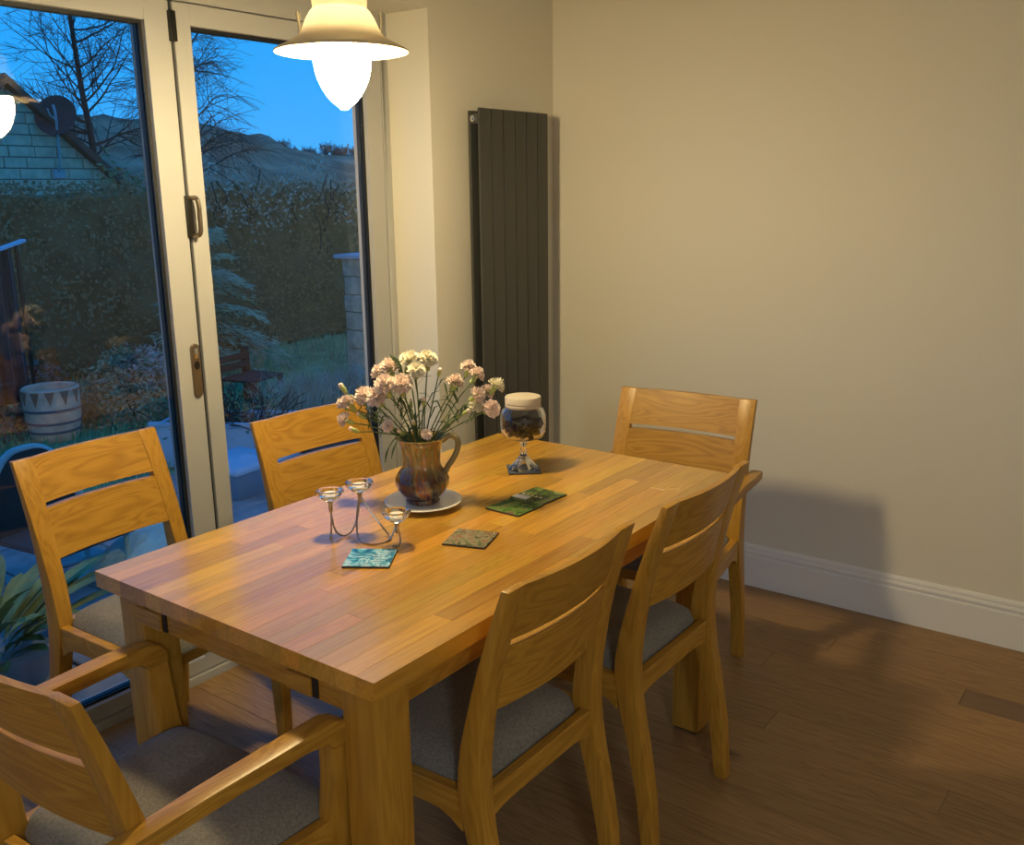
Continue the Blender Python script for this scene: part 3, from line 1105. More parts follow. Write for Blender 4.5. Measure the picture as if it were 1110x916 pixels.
def stem_thing(name, label, tip, r, meshes, seed, grp):
    rr = random.Random(seed)
    th = thing(name, label, 'flower', (VX, VY, VZ + 0.03), 0, grp)
    b0 = Vector((rr.uniform(-0.018, 0.018), rr.uniform(-0.018, 0.018), 0.0))
    tipv = tip - Vector((VX, VY, VZ + 0.03))
    hd = Vector((tipv.x, tipv.y, 0))
    neck = b0 * 0.2 + hd * 0.20
    neck.z = 0.125
    if Vector((neck.x, neck.y)).length > 0.045:
        k_ = 0.045 / Vector((neck.x, neck.y)).length
        neck.x *= k_
        neck.y *= k_
    mid = neck.lerp(tipv, 0.55) + Vector((0, 0, 0.008))
    d = (tipv - mid).normalized()
    d = (d + Vector((rr.uniform(-0.4, 0.4), rr.uniform(-0.4, 0.4), 0.25)) + Vector((-0.25, -0.25, 0))).normalized()
    end = tipv - d * r * 1.0
    pts = spline([b0, neck, mid, end], 6)
    MB().tube(pts, [lerp(0.0021, 0.0015, i / len(pts)) for i in range(len(pts))], 6).obj('stem', M['stem'], th, smooth=True)
    rot = d.to_track_quat('Z', 'Y').to_euler()
    for nm, me in meshes:
        o = link(nm, me, th, tuple(tipv), rot)
        o.scale = (r, r, r)
    # narrow blade leaves on the stem
    for q in range(rr.choice([2, 3, 4])):
        t = rr.uniform(0.35, 0.9)
        p = neck.lerp(end, t)
        a = rr.uniform(0, 2 * PI)
        o_ = Vector((math.cos(a), math.sin(a), 0))
        ln = rr.uniform(0.03, 0.055)
        s_ = o_.cross(Vector((0, 0, 1))) * 0.0024
        p1 = p + o_ * ln * 0.45 + Vector((0, 0, ln * 0.6))
        p2 = p + o_ * ln * 0.9 + Vector((0, 0, ln * 0.65))
        n_ = Vector((0, 0, 0.0008))
        vs = [p - s_ * 0.5, p + s_ * 0.5, p1 + s_, p1 - s_, p2]
        MB().add([tuple(v) for v in vs] + [tuple(v - n_) for v in vs], [(0, 1, 2, 3), (3, 2, 4), (6, 5, 8, 7), (7, 8, 9), (0, 3, 8, 5), (1, 6, 7, 2), (3, 4, 9, 8), (2, 7, 9, 4)]).obj('leaf', M['leaf_gr'], th)
    return th


for i, (u, h, dpt, r, kd, words) in enumerate(FL):
    tip = Vector((VX, VY, T)) + right * u + away * dpt + Vector((0, 0, h))
    r *= 1.12
    stem_thing('carnation', ('cream' if kd == 2 else 'pink') + ' carnation in the jug, ' + words, tip, r, [('bloom', bl_meshes[kd]), ('calyx', cal)], 900 + i, 'carnations in the jug')
for i, (u, h, dpt, r, words) in enumerate(BD):
    tip = Vector((VX, VY, T)) + right * u + away * dpt + Vector((0, 0, h))
    stem_thing('carnation_bud', 'closed carnation in the jug, ' + words, tip, r, [('calyx', bud), ('bloom', budtip)], 950 + i, 'carnation buds in the jug')
# two broad leaves hanging over the jug rim and one at the top
for i, (pts, wd, words) in enumerate([
        ([(0.0, 0.12, 0), (-0.045, 0.18, -0.03), (-0.075, 0.155, -0.05), (-0.085, 0.118, -0.055)], 0.007, 'drooping over the left of the jug rim'),
        ([(0.0, 0.12, 0), (-0.03, 0.19, -0.045), (-0.055, 0.17, -0.07), (-0.066, 0.135, -0.075)], 0.007, 'hanging in front of the jug neck'),
        ([(0.0, 0.12, 0), (-0.03, 0.25, 0.0), (-0.045, 0.345, 0.0), (-0.068, 0.378, 0.0)], 0.008, 'standing up above the pink blooms')]):
    th = thing('green_sprig', 'dark green leafy sprig ' + words, 'foliage', (VX, VY, VZ), 0, 'green sprigs in the jug')
    P = spline([right * a + away * c + Vector((0, 0, h)) for a, h, c in pts], 6)
    MB().tube(P, 0.0014, 6).obj('stem', M['stem'], th, smooth=True)
    n = len(P)
    vs, fs = [], []
    s0 = n // 2
    for kk in range(s0, n):
        t = (kk - s0) / (n - 1 - s0)
        w = wd * math.sin(PI * min(0.98, t * 0.9 + 0.08))
        vs += [tuple(P[kk] - right * w * 0.6 - Vector((0, 0, w * 0.7))), tuple(P[kk] + Vector((0, 0, 0.001)) - away * 0.002), tuple(P[kk] + right * w * 0.6 + Vector((0, 0, w * 0.7)))]
    for kk in range(n - 1 - s0):
        a = kk * 3
        fs += [(a, a + 1, a + 4, a + 3), (a + 1, a + 2, a + 5, a + 4)]
    MB().add(vs, fs).obj('leaf', M['leaf_gr'], th, smooth=True, fix=False)

# ---- footed glass jar
JX, JY, JZ = -1.296, -0.776, T + 0.0048
jar = thing('footed_jar', 'footed glass jar with cream lid standing on slate coaster', 'jar', (JX, JY, JZ))
bw = [(0.010, 0.086), (0.034, 0.0875), (0.053, 0.094), (0.0620, 0.108), (0.0645, 0.132), (0.0638, 0.157), (0.0580, 0.172), (0.049, 0.180), (0.0465, 0.186),
      (0.0445, 0.186), (0.0470, 0.1790), (0.0562, 0.170), (0.0618, 0.156), (0.0625, 0.132), (0.0602, 0.110), (0.052, 0.0965), (0.033, 0.0900), (0.006, 0.0885)]
MB().lathe(bw, 48).obj('bowl', M['glass'], jar, smooth=True)
ft = [(0.041, 0.0), (0.0415, 0.004), (0.034, 0.012), (0.022, 0.026), (0.012, 0.038), (0.0075, 0.044), (0.011, 0.050), (0.0085, 0.056), (0.0065, 0.064), (0.010, 0.074), (0.0105, 0.080), (0.007, 0.0875)]
ft = [(0.004, 0.030), (0.012, 0.024), (0.024, 0.011), (0.0365, 0.0008)] + ft
MB().lathe(ft, 40, wob=lambda a, k: 0.05 * math.sin(8 * a) if k in (1, 2, 3) else 0).obj('foot', M['glass'], jar, smooth=True)
M['lid'] = plain('cream_lid', (0.58, 0.51, 0.40), 0.45)
MB().lathe([(0.0485, 0.180), (0.0500, 0.182), (0.0500, 0.188), (0.0488, 0.189), (0.0488, 0.192), (0.0505, 0.193), (0.0505, 0.207), (0.0490, 0.2105), (0.044, 0.2115), (0.01, 0.2112)], 48).obj('lid', M['lid'], jar, smooth=True)
M['dark_pod'] = plain('dark_dried_pieces', (0.016, 0.009, 0.008), 0.6, var=0.5, vscale=60)
fl = MB()
rr = random.Random(4)
for kq in range(170):
    a, q = rr.uniform(0, 2 * PI), math.sqrt(rr.random())
    z = rr.uniform(0.099, 0.138)
    R_ = interp([(0.097, 0.040), (0.11, 0.051), (0.14, 0.0535)], z) * q
    fl.ball((R_ * math.cos(a), R_ * math.sin(a), z + 0.012 * (1 - q) * (z - 0.1) / 0.04), rr.uniform(0.0055, 0.0085), 7, 5, rr.uniform(0.5, 1.0), 0.6)
o = fl.obj('dried_filling', M['dark_pod'], None, smooth=True, loc=(JX, JY, JZ))
tag(o, 'dark dried pieces filling the lower half of the glass jar', 'filling', kind='stuff')

# ---- coasters
M['slate'] = plain('slate', (0.06, 0.08, 0.12), 0.4, var=0.3, vscale=40)
M['cork_edge'] = plain('coaster_edge', (0.05, 0.04, 0.035), 0.6)
M['pr_olive'] = noise_print('print_olive', [(0.30, (0.03, 0.03, 0.02)), (0.42, (0.13, 0.15, 0.07)), (0.5, (0.28, 0.26, 0.17)), (0.57, (0.26, 0.10, 0.06)), (0.66, (0.15, 0.17, 0.08)), (0.75, (0.4, 0.38, 0.28))], 40, 1.5)
M['pr_green'] = noise_print('print_green', [(0.30, (0.02, 0.045, 0.01)), (0.45, (0.07, 0.15, 0.025)), (0.55, (0.16, 0.25, 0.05)), (0.62, (0.16, 0.10, 0.05)), (0.72, (0.26, 0.15, 0.08))], 22, 1.0)
M['pr_green2'] = noise_print('print_garden', [(0.30, (0.02, 0.04, 0.01)), (0.48, (0.08, 0.13, 0.03)), (0.60, (0.17, 0.22, 0.06)), (0.72, (0.28, 0.25, 0.12))], 45, 1.0)
M['pr_blue'] = noise_print('print_blue', [(0.30, (0.01, 0.06, 0.14)), (0.44, (0.02, 0.20, 0.36)), (0.52, (0.08, 0.40, 0.55)), (0.58, (0.5, 0.72, 0.78)), (0.66, (0.03, 0.22, 0.40))], 16, 3.5, detail=2)
M['pr_white'] = plain('print_white', (0.75, 0.74, 0.70), 0.3)
M['pr_cream'] = plain('print_cream', (0.62, 0.50, 0.30), 0.3)
M['pr_pale'] = plain('print_pale_blue', (0.55, 0.70, 0.80), 0.3)


def coaster(x, y, deg, size, mat, label, thick=0.0045):
    t = thing('coaster', label, 'coaster', (x, y, T), math.radians(deg), 'square coasters on the table')
    h = size / 2
    MB().box(-h, h, -h, h, 0, thick).obj('base', M['cork_edge'], t, bevel=0.001)
    MB().box(-h + 0.0008, h - 0.0008, -h + 0.0008, h - 0.0008, thick, thick + 0.0003).obj('printed_face', mat, t)
    return t, thick + 0.0003

coaster(-1.295, -0.776, 45 - 4, 0.092, M['slate'], 'dark slate blue coaster under the footed jar')
coaster(-1.812, -1.001, 19, 0.102, M['pr_olive'], 'olive and red patterned coaster lying alone in front of the saucer')
t, tz = coaster(-2.030, -0.897, 33, 0.102, M['pr_blue'], 'blue swirl patterned coaster below the candle holder')
for i in range(8):
    MB().box(0.034 - i * 0.0088, 0.0365 - i * 0.0088, -0.044 + (i * 5 % 4) * 0.004, -0.004 - (i % 3) * 0.003, tz, tz + 0.0002).obj('printed_line', M['pr_pale'], t)
coaster(-1.576, -0.951, -2, 0.104, M['pr_green'], 'green and brown patterned coaster, nearer the camera of the touching pair')
t, tz = coaster(-1.470, -0.951, -4, 0.104, M['pr_green2'], 'green coaster with a white band, nearer the jar of the touching pair')
MB().prism([(-0.050, 0.004), (-0.050, 0.050), (-0.028, 0.050), (-0.022, 0.006)], 'z', tz, tz + 0.0002).obj('printed_band', M['pr_white'], t)
for i in range(5):
    MB().box(-0.018, -0.008, 0.036 - i * 0.014, 0.043 - i * 0.014, tz, tz + 0.0002).obj('printed_spot', M['pr_cream'], t)

# ---- three-armed wire candle holder with glass cups
cx_, cy_ = -1.99, -0.79
ch_ = thing('candle_holder', 'silver wire candle holder with three small glass cups', 'candle holder', (0, 0, T))
M['wire'] = plain('brushed_wire', (0.42, 0.38, 0.34), 0.28, metal=1.0)
LF, TF, RF = Vector((-1.972, -0.716, 0)), Vector((-1.926, -0.766, 0)), Vector((-1.930, -0.884, 0))
W_ = 0.0022
wires = [
    [(LF.x, LF.y, 0.078), (LF.x - 0.002, LF.y - 0.004, 0.045), (LF.x - 0.004, LF.y - 0.018, 0.014), (-1.964, -0.750, 0.0032), (-1.940, -0.752, 0.012), (-1.928, -0.758, 0.045), (TF.x, TF.y, 0.096)],
    [(TF.x, TF.y, 0.096), (-1.940, -0.768, 0.050), (-1.962, -0.790, 0.012), (-1.972, -0.818, 0.0032), (-1.962, -0.850, 0.0032), (-1.945, -0.874, 0.014), (RF.x, RF.y, 0.048)],
    [(TF.x, TF.y, 0.096), (-1.916, -0.788, 0.055), (-1.906, -0.820, 0.016), (-1.916, -0.850, 0.0034), (-1.936, -0.858, 0.0034)],
    [(LF.x, LF.y, 0.078), (LF.x + 0.004, LF.y + 0.004, 0.040), (LF.x - 0.002, LF.y + 0.002, 0.0034), (LF.x - 0.014, LF.y - 0.010, 0.0034)],
    [(RF.x, RF.y, 0.048), (RF.x + 0.004, RF.y - 0.004, 0.020), (RF.x - 0.004, RF.y - 0.010, 0.0034), (RF.x - 0.020, RF.y - 0.004, 0.0034)],
]
for w in wires:
    MB().tube(spline(w, 7), W_, 7).obj('wire_arm', M['wire'], ch_, smooth=True)
for P, z in ((LF, 0.074), (TF, 0.092), (RF, 0.044)):
    MB().lathe([(0.0042, z - 0.016), (0.005, z - 0.012), (0.005, z + 0.004), (0.009, z + 0.008)], 14, P.x, P.y).obj('socket', M['wire'], ch_, smooth=True)
    zc = z + 0.0082
    cup = [(0.008, zc), (0.016, zc + 0.004), (0.026, zc + 0.013), (0.0325, zc + 0.023), (0.0325, zc + 0.0265), (0.0295, zc + 0.0275), (0.0215, zc + 0.0272), (0.020, zc + 0.016), (0.018, zc + 0.012), (0.002, zc + 0.0115)]
    cp = MB().lathe(cup, 14, P.x, P.y).obj('glass_cup', M['glass'], ch_)
    MB().lathe([(0.0175, zc + 0.0125), (0.0178, zc + 0.020), (0.017, zc + 0.0205), (0.004, zc + 0.0195)], 18, P.x, P.y).obj('tealight', plain('tealight_wax', (0.85, 0.82, 0.74), 0.4), cp, smooth=True)

# ================================================================== the garden beyond the glass
G = -0.13
M['lawn'] = plain('lawn', (0.24, 0.40, 0.20), 0.95, var=0.4, vscale=3, spec=0.1)
struct(MB().box(-60, 120, 0.31, 160, G - 0.5, G - 0.03).obj('ground', M['lawn']))
M['slab'] = plain('paving_stone', (0.30, 0.30, 0.29), 0.75, var=0.25, vscale=9, bump=0.4, bscale=50)
patio = struct(MB().box(-6.0, 1.25, 0.31, 2.75, G - 0.10, G - 0.016).obj('patio', plain('patio_sand', (0.10, 0.09, 0.08), 0.95)))
pcache = {}
px_ = -5.4
iy = 0
yy = 0.33
rows_ = [0.45, 0.60, 0.45, 0.45, 0.45]
for iy, hgt in enumerate(rows_):
    rr = random.Random(60 + iy)
    xx = -5.4 + rr.uniform(-0.3, 0)
    while xx < 1.2:
        wd = rr.choice([0.45, 0.60, 0.75])
        MB().box(xx + 0.006, min(xx + wd, 1.25) - 0.006, yy + 0.006, yy + hgt - 0.006, G - 0.016, G + rr.uniform(-0.002, 0.003)).obj('paving_slab', M['slab'], patio, bevel=0.004, bseg=1)
        xx += wd
    yy += hgt


struct(MB().box(0.62, 2.1, 2.12, 2.95, G - 0.10, G + 0.035).obj('planting_bed', plain('dark_soil', (0.035, 0.024, 0.018), 0.95, var=0.4, vscale=12, bump=1.0, bscale=40), bevel=0.02))


def leaf_quads(n, fn, size, seed, elong=1.6, droop=None, jitter=1.0):
    """n small pointed leaves; fn(rand) -> (point, outward normal)"""
    rr = random.Random(seed)
    b = MB()
    vs, fs = [], []
    for _ in range(n):
        p, nr = fn(rr)
        p = Vector(p)
        nr = Vector(nr)
        nr = (nr + Vector((rr.uniform(-1, 1), rr.uniform(-1, 1), rr.uniform(-1, 1))) * jitter)
        nr = nr.normalized() if nr.length > 1e-5 else Vector((0, 0, 1))
        a = nr.orthogonal().normalized()
        th = rr.uniform(0, 2 * PI)
        bdir = nr.cross(a)
        d = a * math.cos(th) + bdir * math.sin(th)
        if droop is not None:
            d = (droop(p) + Vector((rr.uniform(-1, 1), rr.uniform(-1, 1), rr.uniform(-1, 1))) * 0.45).normalized()
        w = nr.cross(d)
        w = w.normalized() if w.length > 1e-5 else a
        s = size * rr.uniform(0.6, 1.3)
        i = len(vs)
        vs += [tuple(p), tuple(p + d * s * 0.5 + w * s * 0.5 / elong), tuple(p + d * s + nr * s * 0.15), tuple(p + d * s * 0.5 - w * s * 0.5 / elong)]
        fs.append((i, i + 1, i + 2, i + 3))
    b.add(vs, fs)
    return b


def lump_box(x0, x1, y0, y1, z0, z1, step, amp, seed):
    """a closed block with an uneven, lumpy skin (front, top, ends)"""
    b = MB()
    nx, nz, ny = max(2, int((x1 - x0) / step)), max(2, int((z1 - z0) / step)), max(2, int((y1 - y0) / step))
    def D(p):
        q = Vector(p)
        n_ = noise.noise(q * 1.7 + Vector((seed, 0, 0))) * amp + noise.noise(q * 5 + Vector((0, seed, 0))) * amp * 0.4
        n2 = noise.noise(q * 1.4 + Vector((0, 0, seed))) * amp
        return (p[0] + n2 * 0.5, p[1] - n_, p[2] + (n2 if p[2] > z0 + 0.01 else 0))
    def sheet(P, n, m_):
        vs = [D(P(i / n, j / m_)) for j in range(m_ + 1) for i in range(n + 1)]
        fs = [(j * (n + 1) + i, j * (n + 1) + i + 1, (j + 1) * (n + 1) + i + 1, (j + 1) * (n + 1) + i) for j in range(m_) for i in range(n)]
        b.add(vs, fs)
    sheet(lambda u, v: (lerp(x0, x1, u), y0, lerp(z0, z1, v)), nx, nz)
    sheet(lambda u, v: (lerp(x0, x1, u), y1, lerp(z0, z1, v)), nx, nz)
    sheet(lambda u, v: (lerp(x0, x1, u), lerp(y0, y1, v), z1), nx, ny)
    sheet(lambda u, v: (x0, lerp(y0, y1, u), lerp(z0, z1, v)), ny, nz)
    sheet(lambda u, v: (x1, lerp(y0, y1, u), lerp(z0, z1, v)), ny, nz)
    return b


M['hedge'] = plain('hedge_inner', (0.24, 0.145, 0.065), 0.95, var=0.25, vscale=4, spec=0.1)
M['hedge_leaf'] = plain('hedge_leaf', (0.32, 0.19, 0.085), 0.8, var=0.2, vscale=2.5, spec=0.25)
M['pale_leaf'] = plain('variegated_leaf', (0.44, 0.38, 0.28), 0.7, var=0.35, vscale=5, spec=0.25)
M['bark'] = plain('bark', (0.055, 0.042, 0.032), 0.9, var=0.3, vscale=8)
M['conifer'] = plain('conifer_spray', (0.34, 0.46, 0.30), 0.7, var=0.4, vscale=6, spec=0.2)

# ---- clipped hedge along the garden's end
hedge = thing('hedge', 'tall dark clipped hedge along the end of the garden', 'hedge', (0, 0, G))
lump_box(-3.2, 8.5, 6.3, 7.4, 0, 1.66, 0.13, 0.10, 3.0).obj('branch_mass', M['hedge'], hedge, smooth=True)
def hedge_pt(rr):
    if rr.random() < 0.72:
        return (rr.uniform(-3.2, 8.5), 6.28 + rr.uniform(-0.14, 0.06), rr.uniform(0.02, 1.70)), (0, -1, 0.3)
    return (rr.uniform(-3.2, 8.5), rr.uniform(6.2, 7.4), 1.68 + rr.uniform(-0.08, 0.10)), (0, -0.3, 1)
tag(leaf_quads(24000, hedge_pt, 0.050, 11).obj('foliage', M['hedge_leaf'], hedge, fix=False), 'small dark green leaves', kind='stuff')

# ---- pale variegated climber over the right of the hedge
cl = thing('variegated_shrub', 'pale variegated shrub spilling over the top of the hedge', 'shrub', (0, 0, G))
wr = random.Random(21)
for i in range(14):
    x0 = wr.uniform(2.9, 6.2)
    p = Vector((x0, 6.35, 0.9))
    pts = [p]
    for k_ in range(5):
        p = p + Vector((wr.uniform(-0.14, 0.14), wr.uniform(-0.10, 0.02), wr.uniform(0.12, 0.24)))
        pts.append(p)
    MB().tube(spline(pts, 3), 0.008, 5).obj('branch', M['bark'], cl)
def pale_pt(rr):
    x0 = rr.uniform(2.5, 6.6)
    z0 = 1.45 + 0.32 * noise.noise(Vector((x0 * 1.3, 4.0, 0))) - 0.055 * (x0 - 3.2)
    z = z0 + rr.uniform(-0.20, 0.34) * (1 if rr.random() < 0.9 else 1.7)
    return (x0, rr.uniform(6.02, 6.34), z + 0.13), (0, -0.7, 0.6)
tag(leaf_quads(1700, pale_pt, 0.048, 12).obj('foliage', M['pale_leaf'], cl, fix=False), 'pale grey-green leaves', kind='stuff')

# ---- drooping conifer on the lawn
con = thing('drooping_conifer', 'drooping blue-green conifer in front of the hedge', 'conifer', (1.98, 5.15, G))
MB().tube([(0, 0, 0), (0.01, 0, 0.7), (0, 0, 1.3)], [0.03, 0.02, 0.006], 8).obj('trunk', M['bark'], con, smooth=True)
cbr = random.Random(71)
CBR = []
for i in range(75):
    h = 0.14 + 1.2 * cbr.random() ** 1.25
    CBR.append((h, cbr.uniform(0, 2 * PI), (1.42 - h) * cbr.uniform(0.42, 0.66) + 0.06))
def con_pt(rr):
    h, a, ln = rr.choice(CBR)
    q = rr.random() ** 0.7
    R_ = ln * q
    a += rr.gauss(0, 0.10)
    return (R_ * math.cos(a), R_ * math.sin(a), h + 0.10 * q - 0.42 * R_ * q + rr.gauss(0, 0.012)), (math.cos(a) * 0.4, math.sin(a) * 0.4, 1)
def con_d(p):
    h = Vector((p.x, p.y, 0))
    return (h.normalized() if h.length > 1e-4 else Vector((1, 0, 0))) + Vector((0, 0, -0.55))
tag(leaf_quads(3800, con_pt, 0.085, 13, elong=4.5, droop=con_d, jitter=0.4).obj('foliage', M['conifer'], con, fix=False), 'feathery drooping sprays', kind='stuff')

# ---- long grass and border plants on the lawn
def grass_mesh(n, x0, x1, y0, y1, h, seed, spread=0.5):
    rr = random.Random(seed)
    vs, fs = [], []
    for _ in range(n):
        p = Vector((rr.uniform(x0, x1), rr.uniform(y0, y1), G - 0.03))
        if abs(p.x - 2.74) < 0.26 and abs(p.y - 3.8) < 0.26:
            continue
        d = Vector((rr.uniform(-1, 1), rr.uniform(-1, 1), 0)) * spread
        s = Vector((rr.uniform(-1, 1), rr.uniform(-1, 1), 0)).normalized() * 0.006
        hh = h * rr.uniform(0.5, 1.2)
        i = len(vs)
        vs += [tuple(p - s), tuple(p + s), tuple(p + d * hh * 0.4 + Vector((0, 0, hh * 0.7)) + s * 0.6), tuple(p + d * hh * 0.4 + Vector((0, 0, hh * 0.7)) - s * 0.6), tuple(p + d * hh + Vector((0, 0, hh)))]
        fs += [(i, i + 1, i + 2, i + 3), (i + 3, i + 2, i + 4)]
    return MB().add(vs, fs)
M['grass'] = plain('grass_blade', (0.20, 0.40, 0.20), 0.7, var=0.35, vscale=3, spec=0.2)
M['grass_pale'] = plain('pale_grass_blade', (0.34, 0.42, 0.33), 0.7, var=0.4, vscale=5, spec=0.2)
tag(grass_mesh(13000, -2.5, 6.5, 2.8, 6.2, 0.09, 31).obj('lawn_grass', M['grass'], fix=False), 'short green grass of the lawn in front of the hedge', 'grass', kind='stuff')
tag(grass_mesh(1500, 1.15, 2.15, 3.0, 3.6, 0.30, 32, 0.7).obj('tall_grass', M['grass_pale'], fix=False), 'pale tall grass growing before the lawn, right of the wooden bench', 'grass', kind='stuff')

# ---- stone block pillar
M['stone'] = plain('pillar_stone', (0.62, 0.40, 0.28), 0.85, var=0.3, vscale=12, bump=0.6, bscale=30)
pil = thing('stone_pillar', 'grey stone block pillar with slate cap at the lawn edge', 'pillar', (2.74, 3.80, G - 0.03))
rr = random.Random(9)
z = 0.0
for i in range(7):
    hh = rr.uniform(0.15, 0.175)
    ins = rr.uniform(0.0, 0.012)
    if i % 2:
        MB().box(-0.19 + ins, 0.19 - ins, -0.19 + ins, 0.19 - ins, z, z + hh - 0.008).obj('block', M['stone'], pil, bevel=0.012)
    else:
        sp_ = rr.uniform(-0.03, 0.05)
        MB().box(-0.19, sp_ - 0.004, -0.19 + ins, 0.19 - ins, z, z + hh - 0.008).obj('block', M['stone'], pil, bevel=0.012)
        MB().box(sp_ + 0.004, 0.19, -0.19, 0.19 - ins, z, z + hh - 0.008).obj('block', M['stone'], pil, bevel=0.012)
    z += hh
MB().box(-0.16, 0.16, -0.16, 0.16, 0.0, z).obj('mortar', plain('mortar', (0.12, 0.11, 0.10), 0.95), pil)
MB().box(-0.24, 0.24, -0.24, 0.24, z, z + 0.035).obj('cap', plain('slate_cap', (0.42, 0.45, 0.50), 0.6), pil, bevel=0.006)

# ---- wooden garden seat
M['old_wood'] = wood('weathered_wood', 'z', (0.045, 0.022, 0.012), (0.075, 0.038, 0.02), (0.10, 0.055, 0.03), rough=0.8, cath=0.1)
seat_ = thing('garden_bench', 'dark wooden garden bench under the conifer', 'bench', (1.40, 4.12, G - 0.03), math.radians(12))
for xx in (-0.17, 0.17):
    MB().box(xx - 0.025, xx + 0.025, -0.02, 0.03, 0, 0.46 if xx > 0 else 0.40).obj('back_post', M['old_wood'], seat_, bevel=0.003)
    MB().box(xx - 0.022, xx + 0.022, -0.36, -0.32, 0, 0.24).obj('front_leg', M['old_wood'], seat_, bevel=0.003)
for z in (0.30, 0.37):
    MB().box(-0.17, 0.17, -0.035, -0.02, z, z + 0.055).obj('back_board', M['old_wood'], seat_, bevel=0.002)
for i in range(4):
    MB().box(-0.20, 0.20, -0.36 + i * 0.085, -0.285 + i * 0.085, 0.24, 0.26).obj('seat_board', M['old_wood'], seat_, bevel=0.002)

# ---- striped round planter with flowers
M['pot_white'] = plain('pot_cream', (0.76, 0.48, 0.33), 0.7, var=0.2, vscale=14)
M['pot_band'] = plain('pot_grey_band', (0.13, 0.13, 0.14), 0.8)
M['terracotta'] = plain('terracotta', (0.36, 0.16, 0.09), 0.8, var=0.2)
pot = thing('barrel_planter', 'round cream planter with brown zigzag rim and grey bands', 'planter', (-0.02, 4.32, G - 0.03))
MB().lathe([(0.150, 0.0), (0.165, 0.03), (0.184, 0.16), (0.190, 0.27), (0.192, 0.372), (0.182, 0.380), (0.172, 0.372), (0.168, 0.33), (0.02, 0.32)], 40).obj('pot_body', M['pot_white'], pot, smooth=True)
for z0, r0 in ((0.06, 0.1715), (0.125, 0.181), (0.215, 0.1885)):
    MB().lathe([(r0 - 0.004, z0), (r0 + 0.004, z0 + 0.004), (r0 + 0.005, z0 + 0.018), (r0 - 0.003, z0 + 0.022)], 40, cap0=False, cap1=False).obj('band', M['pot_band'], pot, smooth=True)
for i in range(12):
    vs = []
    a0 = 2 * PI * i / 12
    for (da, z) in ((-0.17, 0.366), (-0.06, 0.366), (0.06, 0.366), (0.17, 0.366), (0.085, 0.318), (0.0, 0.268), (-0.085, 0.318)):
        for R_ in (0.186, 0.1965):
            vs.append((R_ * math.cos(a0 + da), R_ * math.sin(a0 + da), z))
    n = 7
    out_ = [1 + 2 * q for q in range(n)]
    in_ = [2 * q for q in range(n)]
    MB().add(vs, [tuple(out_), tuple(in_[::-1])] + [(in_[q], in_[(q + 1) % n], out_[(q + 1) % n], out_[q]) for q in range(n)]).obj('zigzag_tooth', M['terracotta'], pot)
# ---- low border shrubs
def dome_shrub(name, label, loc, R_, H_, mat, size, n, seed, extra=None):
    s = thing(name, label, 'shrub', loc)
    wr = random.Random(seed)
    for i in range(9):
        a = wr.uniform(0, 2 * PI)
        q = wr.uniform(0.2, 0.85)
        MB().tube(spline([(0, 0, 0), (R_ * q * 0.4 * math.cos(a), R_ * q * 0.4 * math.sin(a), H_ * 0.5), (R_ * q * math.cos(a), R_ * q * math.sin(a), H_ * math.sqrt(1 - q * q) * 0.95)], 3), 0.005, 5).obj('branch', M['bark'], s)
    def fn(rr):
        a = rr.uniform(0, 2 * PI)
        ph = math.acos(rr.random())
        k_ = rr.uniform(0.75, 1.03)
        d = Vector((math.sin(ph) * math.cos(a), math.sin(ph) * math.sin(a), math.cos(ph)))
        k_ *= 1 + 0.22 * noise.noise(d * 2.5 + Vector((seed, 0, 0)))
        return (d.x * R_ * k_, d.y * R_ * k_, d.z * H_ * k_), tuple(d)
    tag(leaf_quads(n, fn, size, seed).obj('foliage', mat, s, fix=False), 'dense small leaves', kind='stuff')
    if extra:
        def fn2(rr):
            p, nn = fn(rr)
            return (p[0] * 0.6 + R_ * 0.35, p[1] * 0.6 - 0.05, abs(p[2]) * 0.55 + H_ * 0.5), nn
        tag(leaf_quads(n // 4, fn2, size, seed + 1).obj('pink_tips', extra, s, fix=False), 'rosy flowering tips', kind='stuff')
    return s
M['heather'] = plain('heather_leaf', (0.36, 0.28, 0.15), 0.8, var=0.45, vscale=7)
M['heather_pink'] = plain('heather_pink', (0.62, 0.38, 0.32), 0.8, var=0.3, vscale=9)
M['russet'] = plain('russet_stems', (0.24, 0.15, 0.10), 0.8, var=0.5, vscale=7)
M['bush_green'] = plain('bush_green', (0.16, 0.24, 0.10), 0.8, var=0.4, vscale=2)
dome_shrub('heather_bush', 'rounded brown-green heather bush with pink tips beside the planter', (0.62, 4.35, G - 0.03), 0.40, 0.52, M['heather'], 0.04, 2600, 41, M['heather_pink'])
dome_shrub('russet_bush', 'low russet bush behind the flower planter', (0.20, 5.15, G - 0.03), 0.42, 0.42, M['russet'], 0.05, 1300, 42)
dome_shrub('dark_bush', 'low dark bush at the left edge of the garden', (-0.55, 4.75, G - 0.03), 0.45, 0.45, M['russet'], 0.05, 1300, 43)
dome_shrub('green_bush', 'round green bush rising behind the hedge beside the gable', (4.1, 9.6, G - 0.03), 0.75, 2.05, M['bush_green'], 0.09, 2000, 44)
dome_shrub('border_bush', 'dark low bush at the foot of the hedge', (1.62, 6.0, G - 0.03), 0.34, 0.28, M['bush_green'], 0.05, 900, 45)

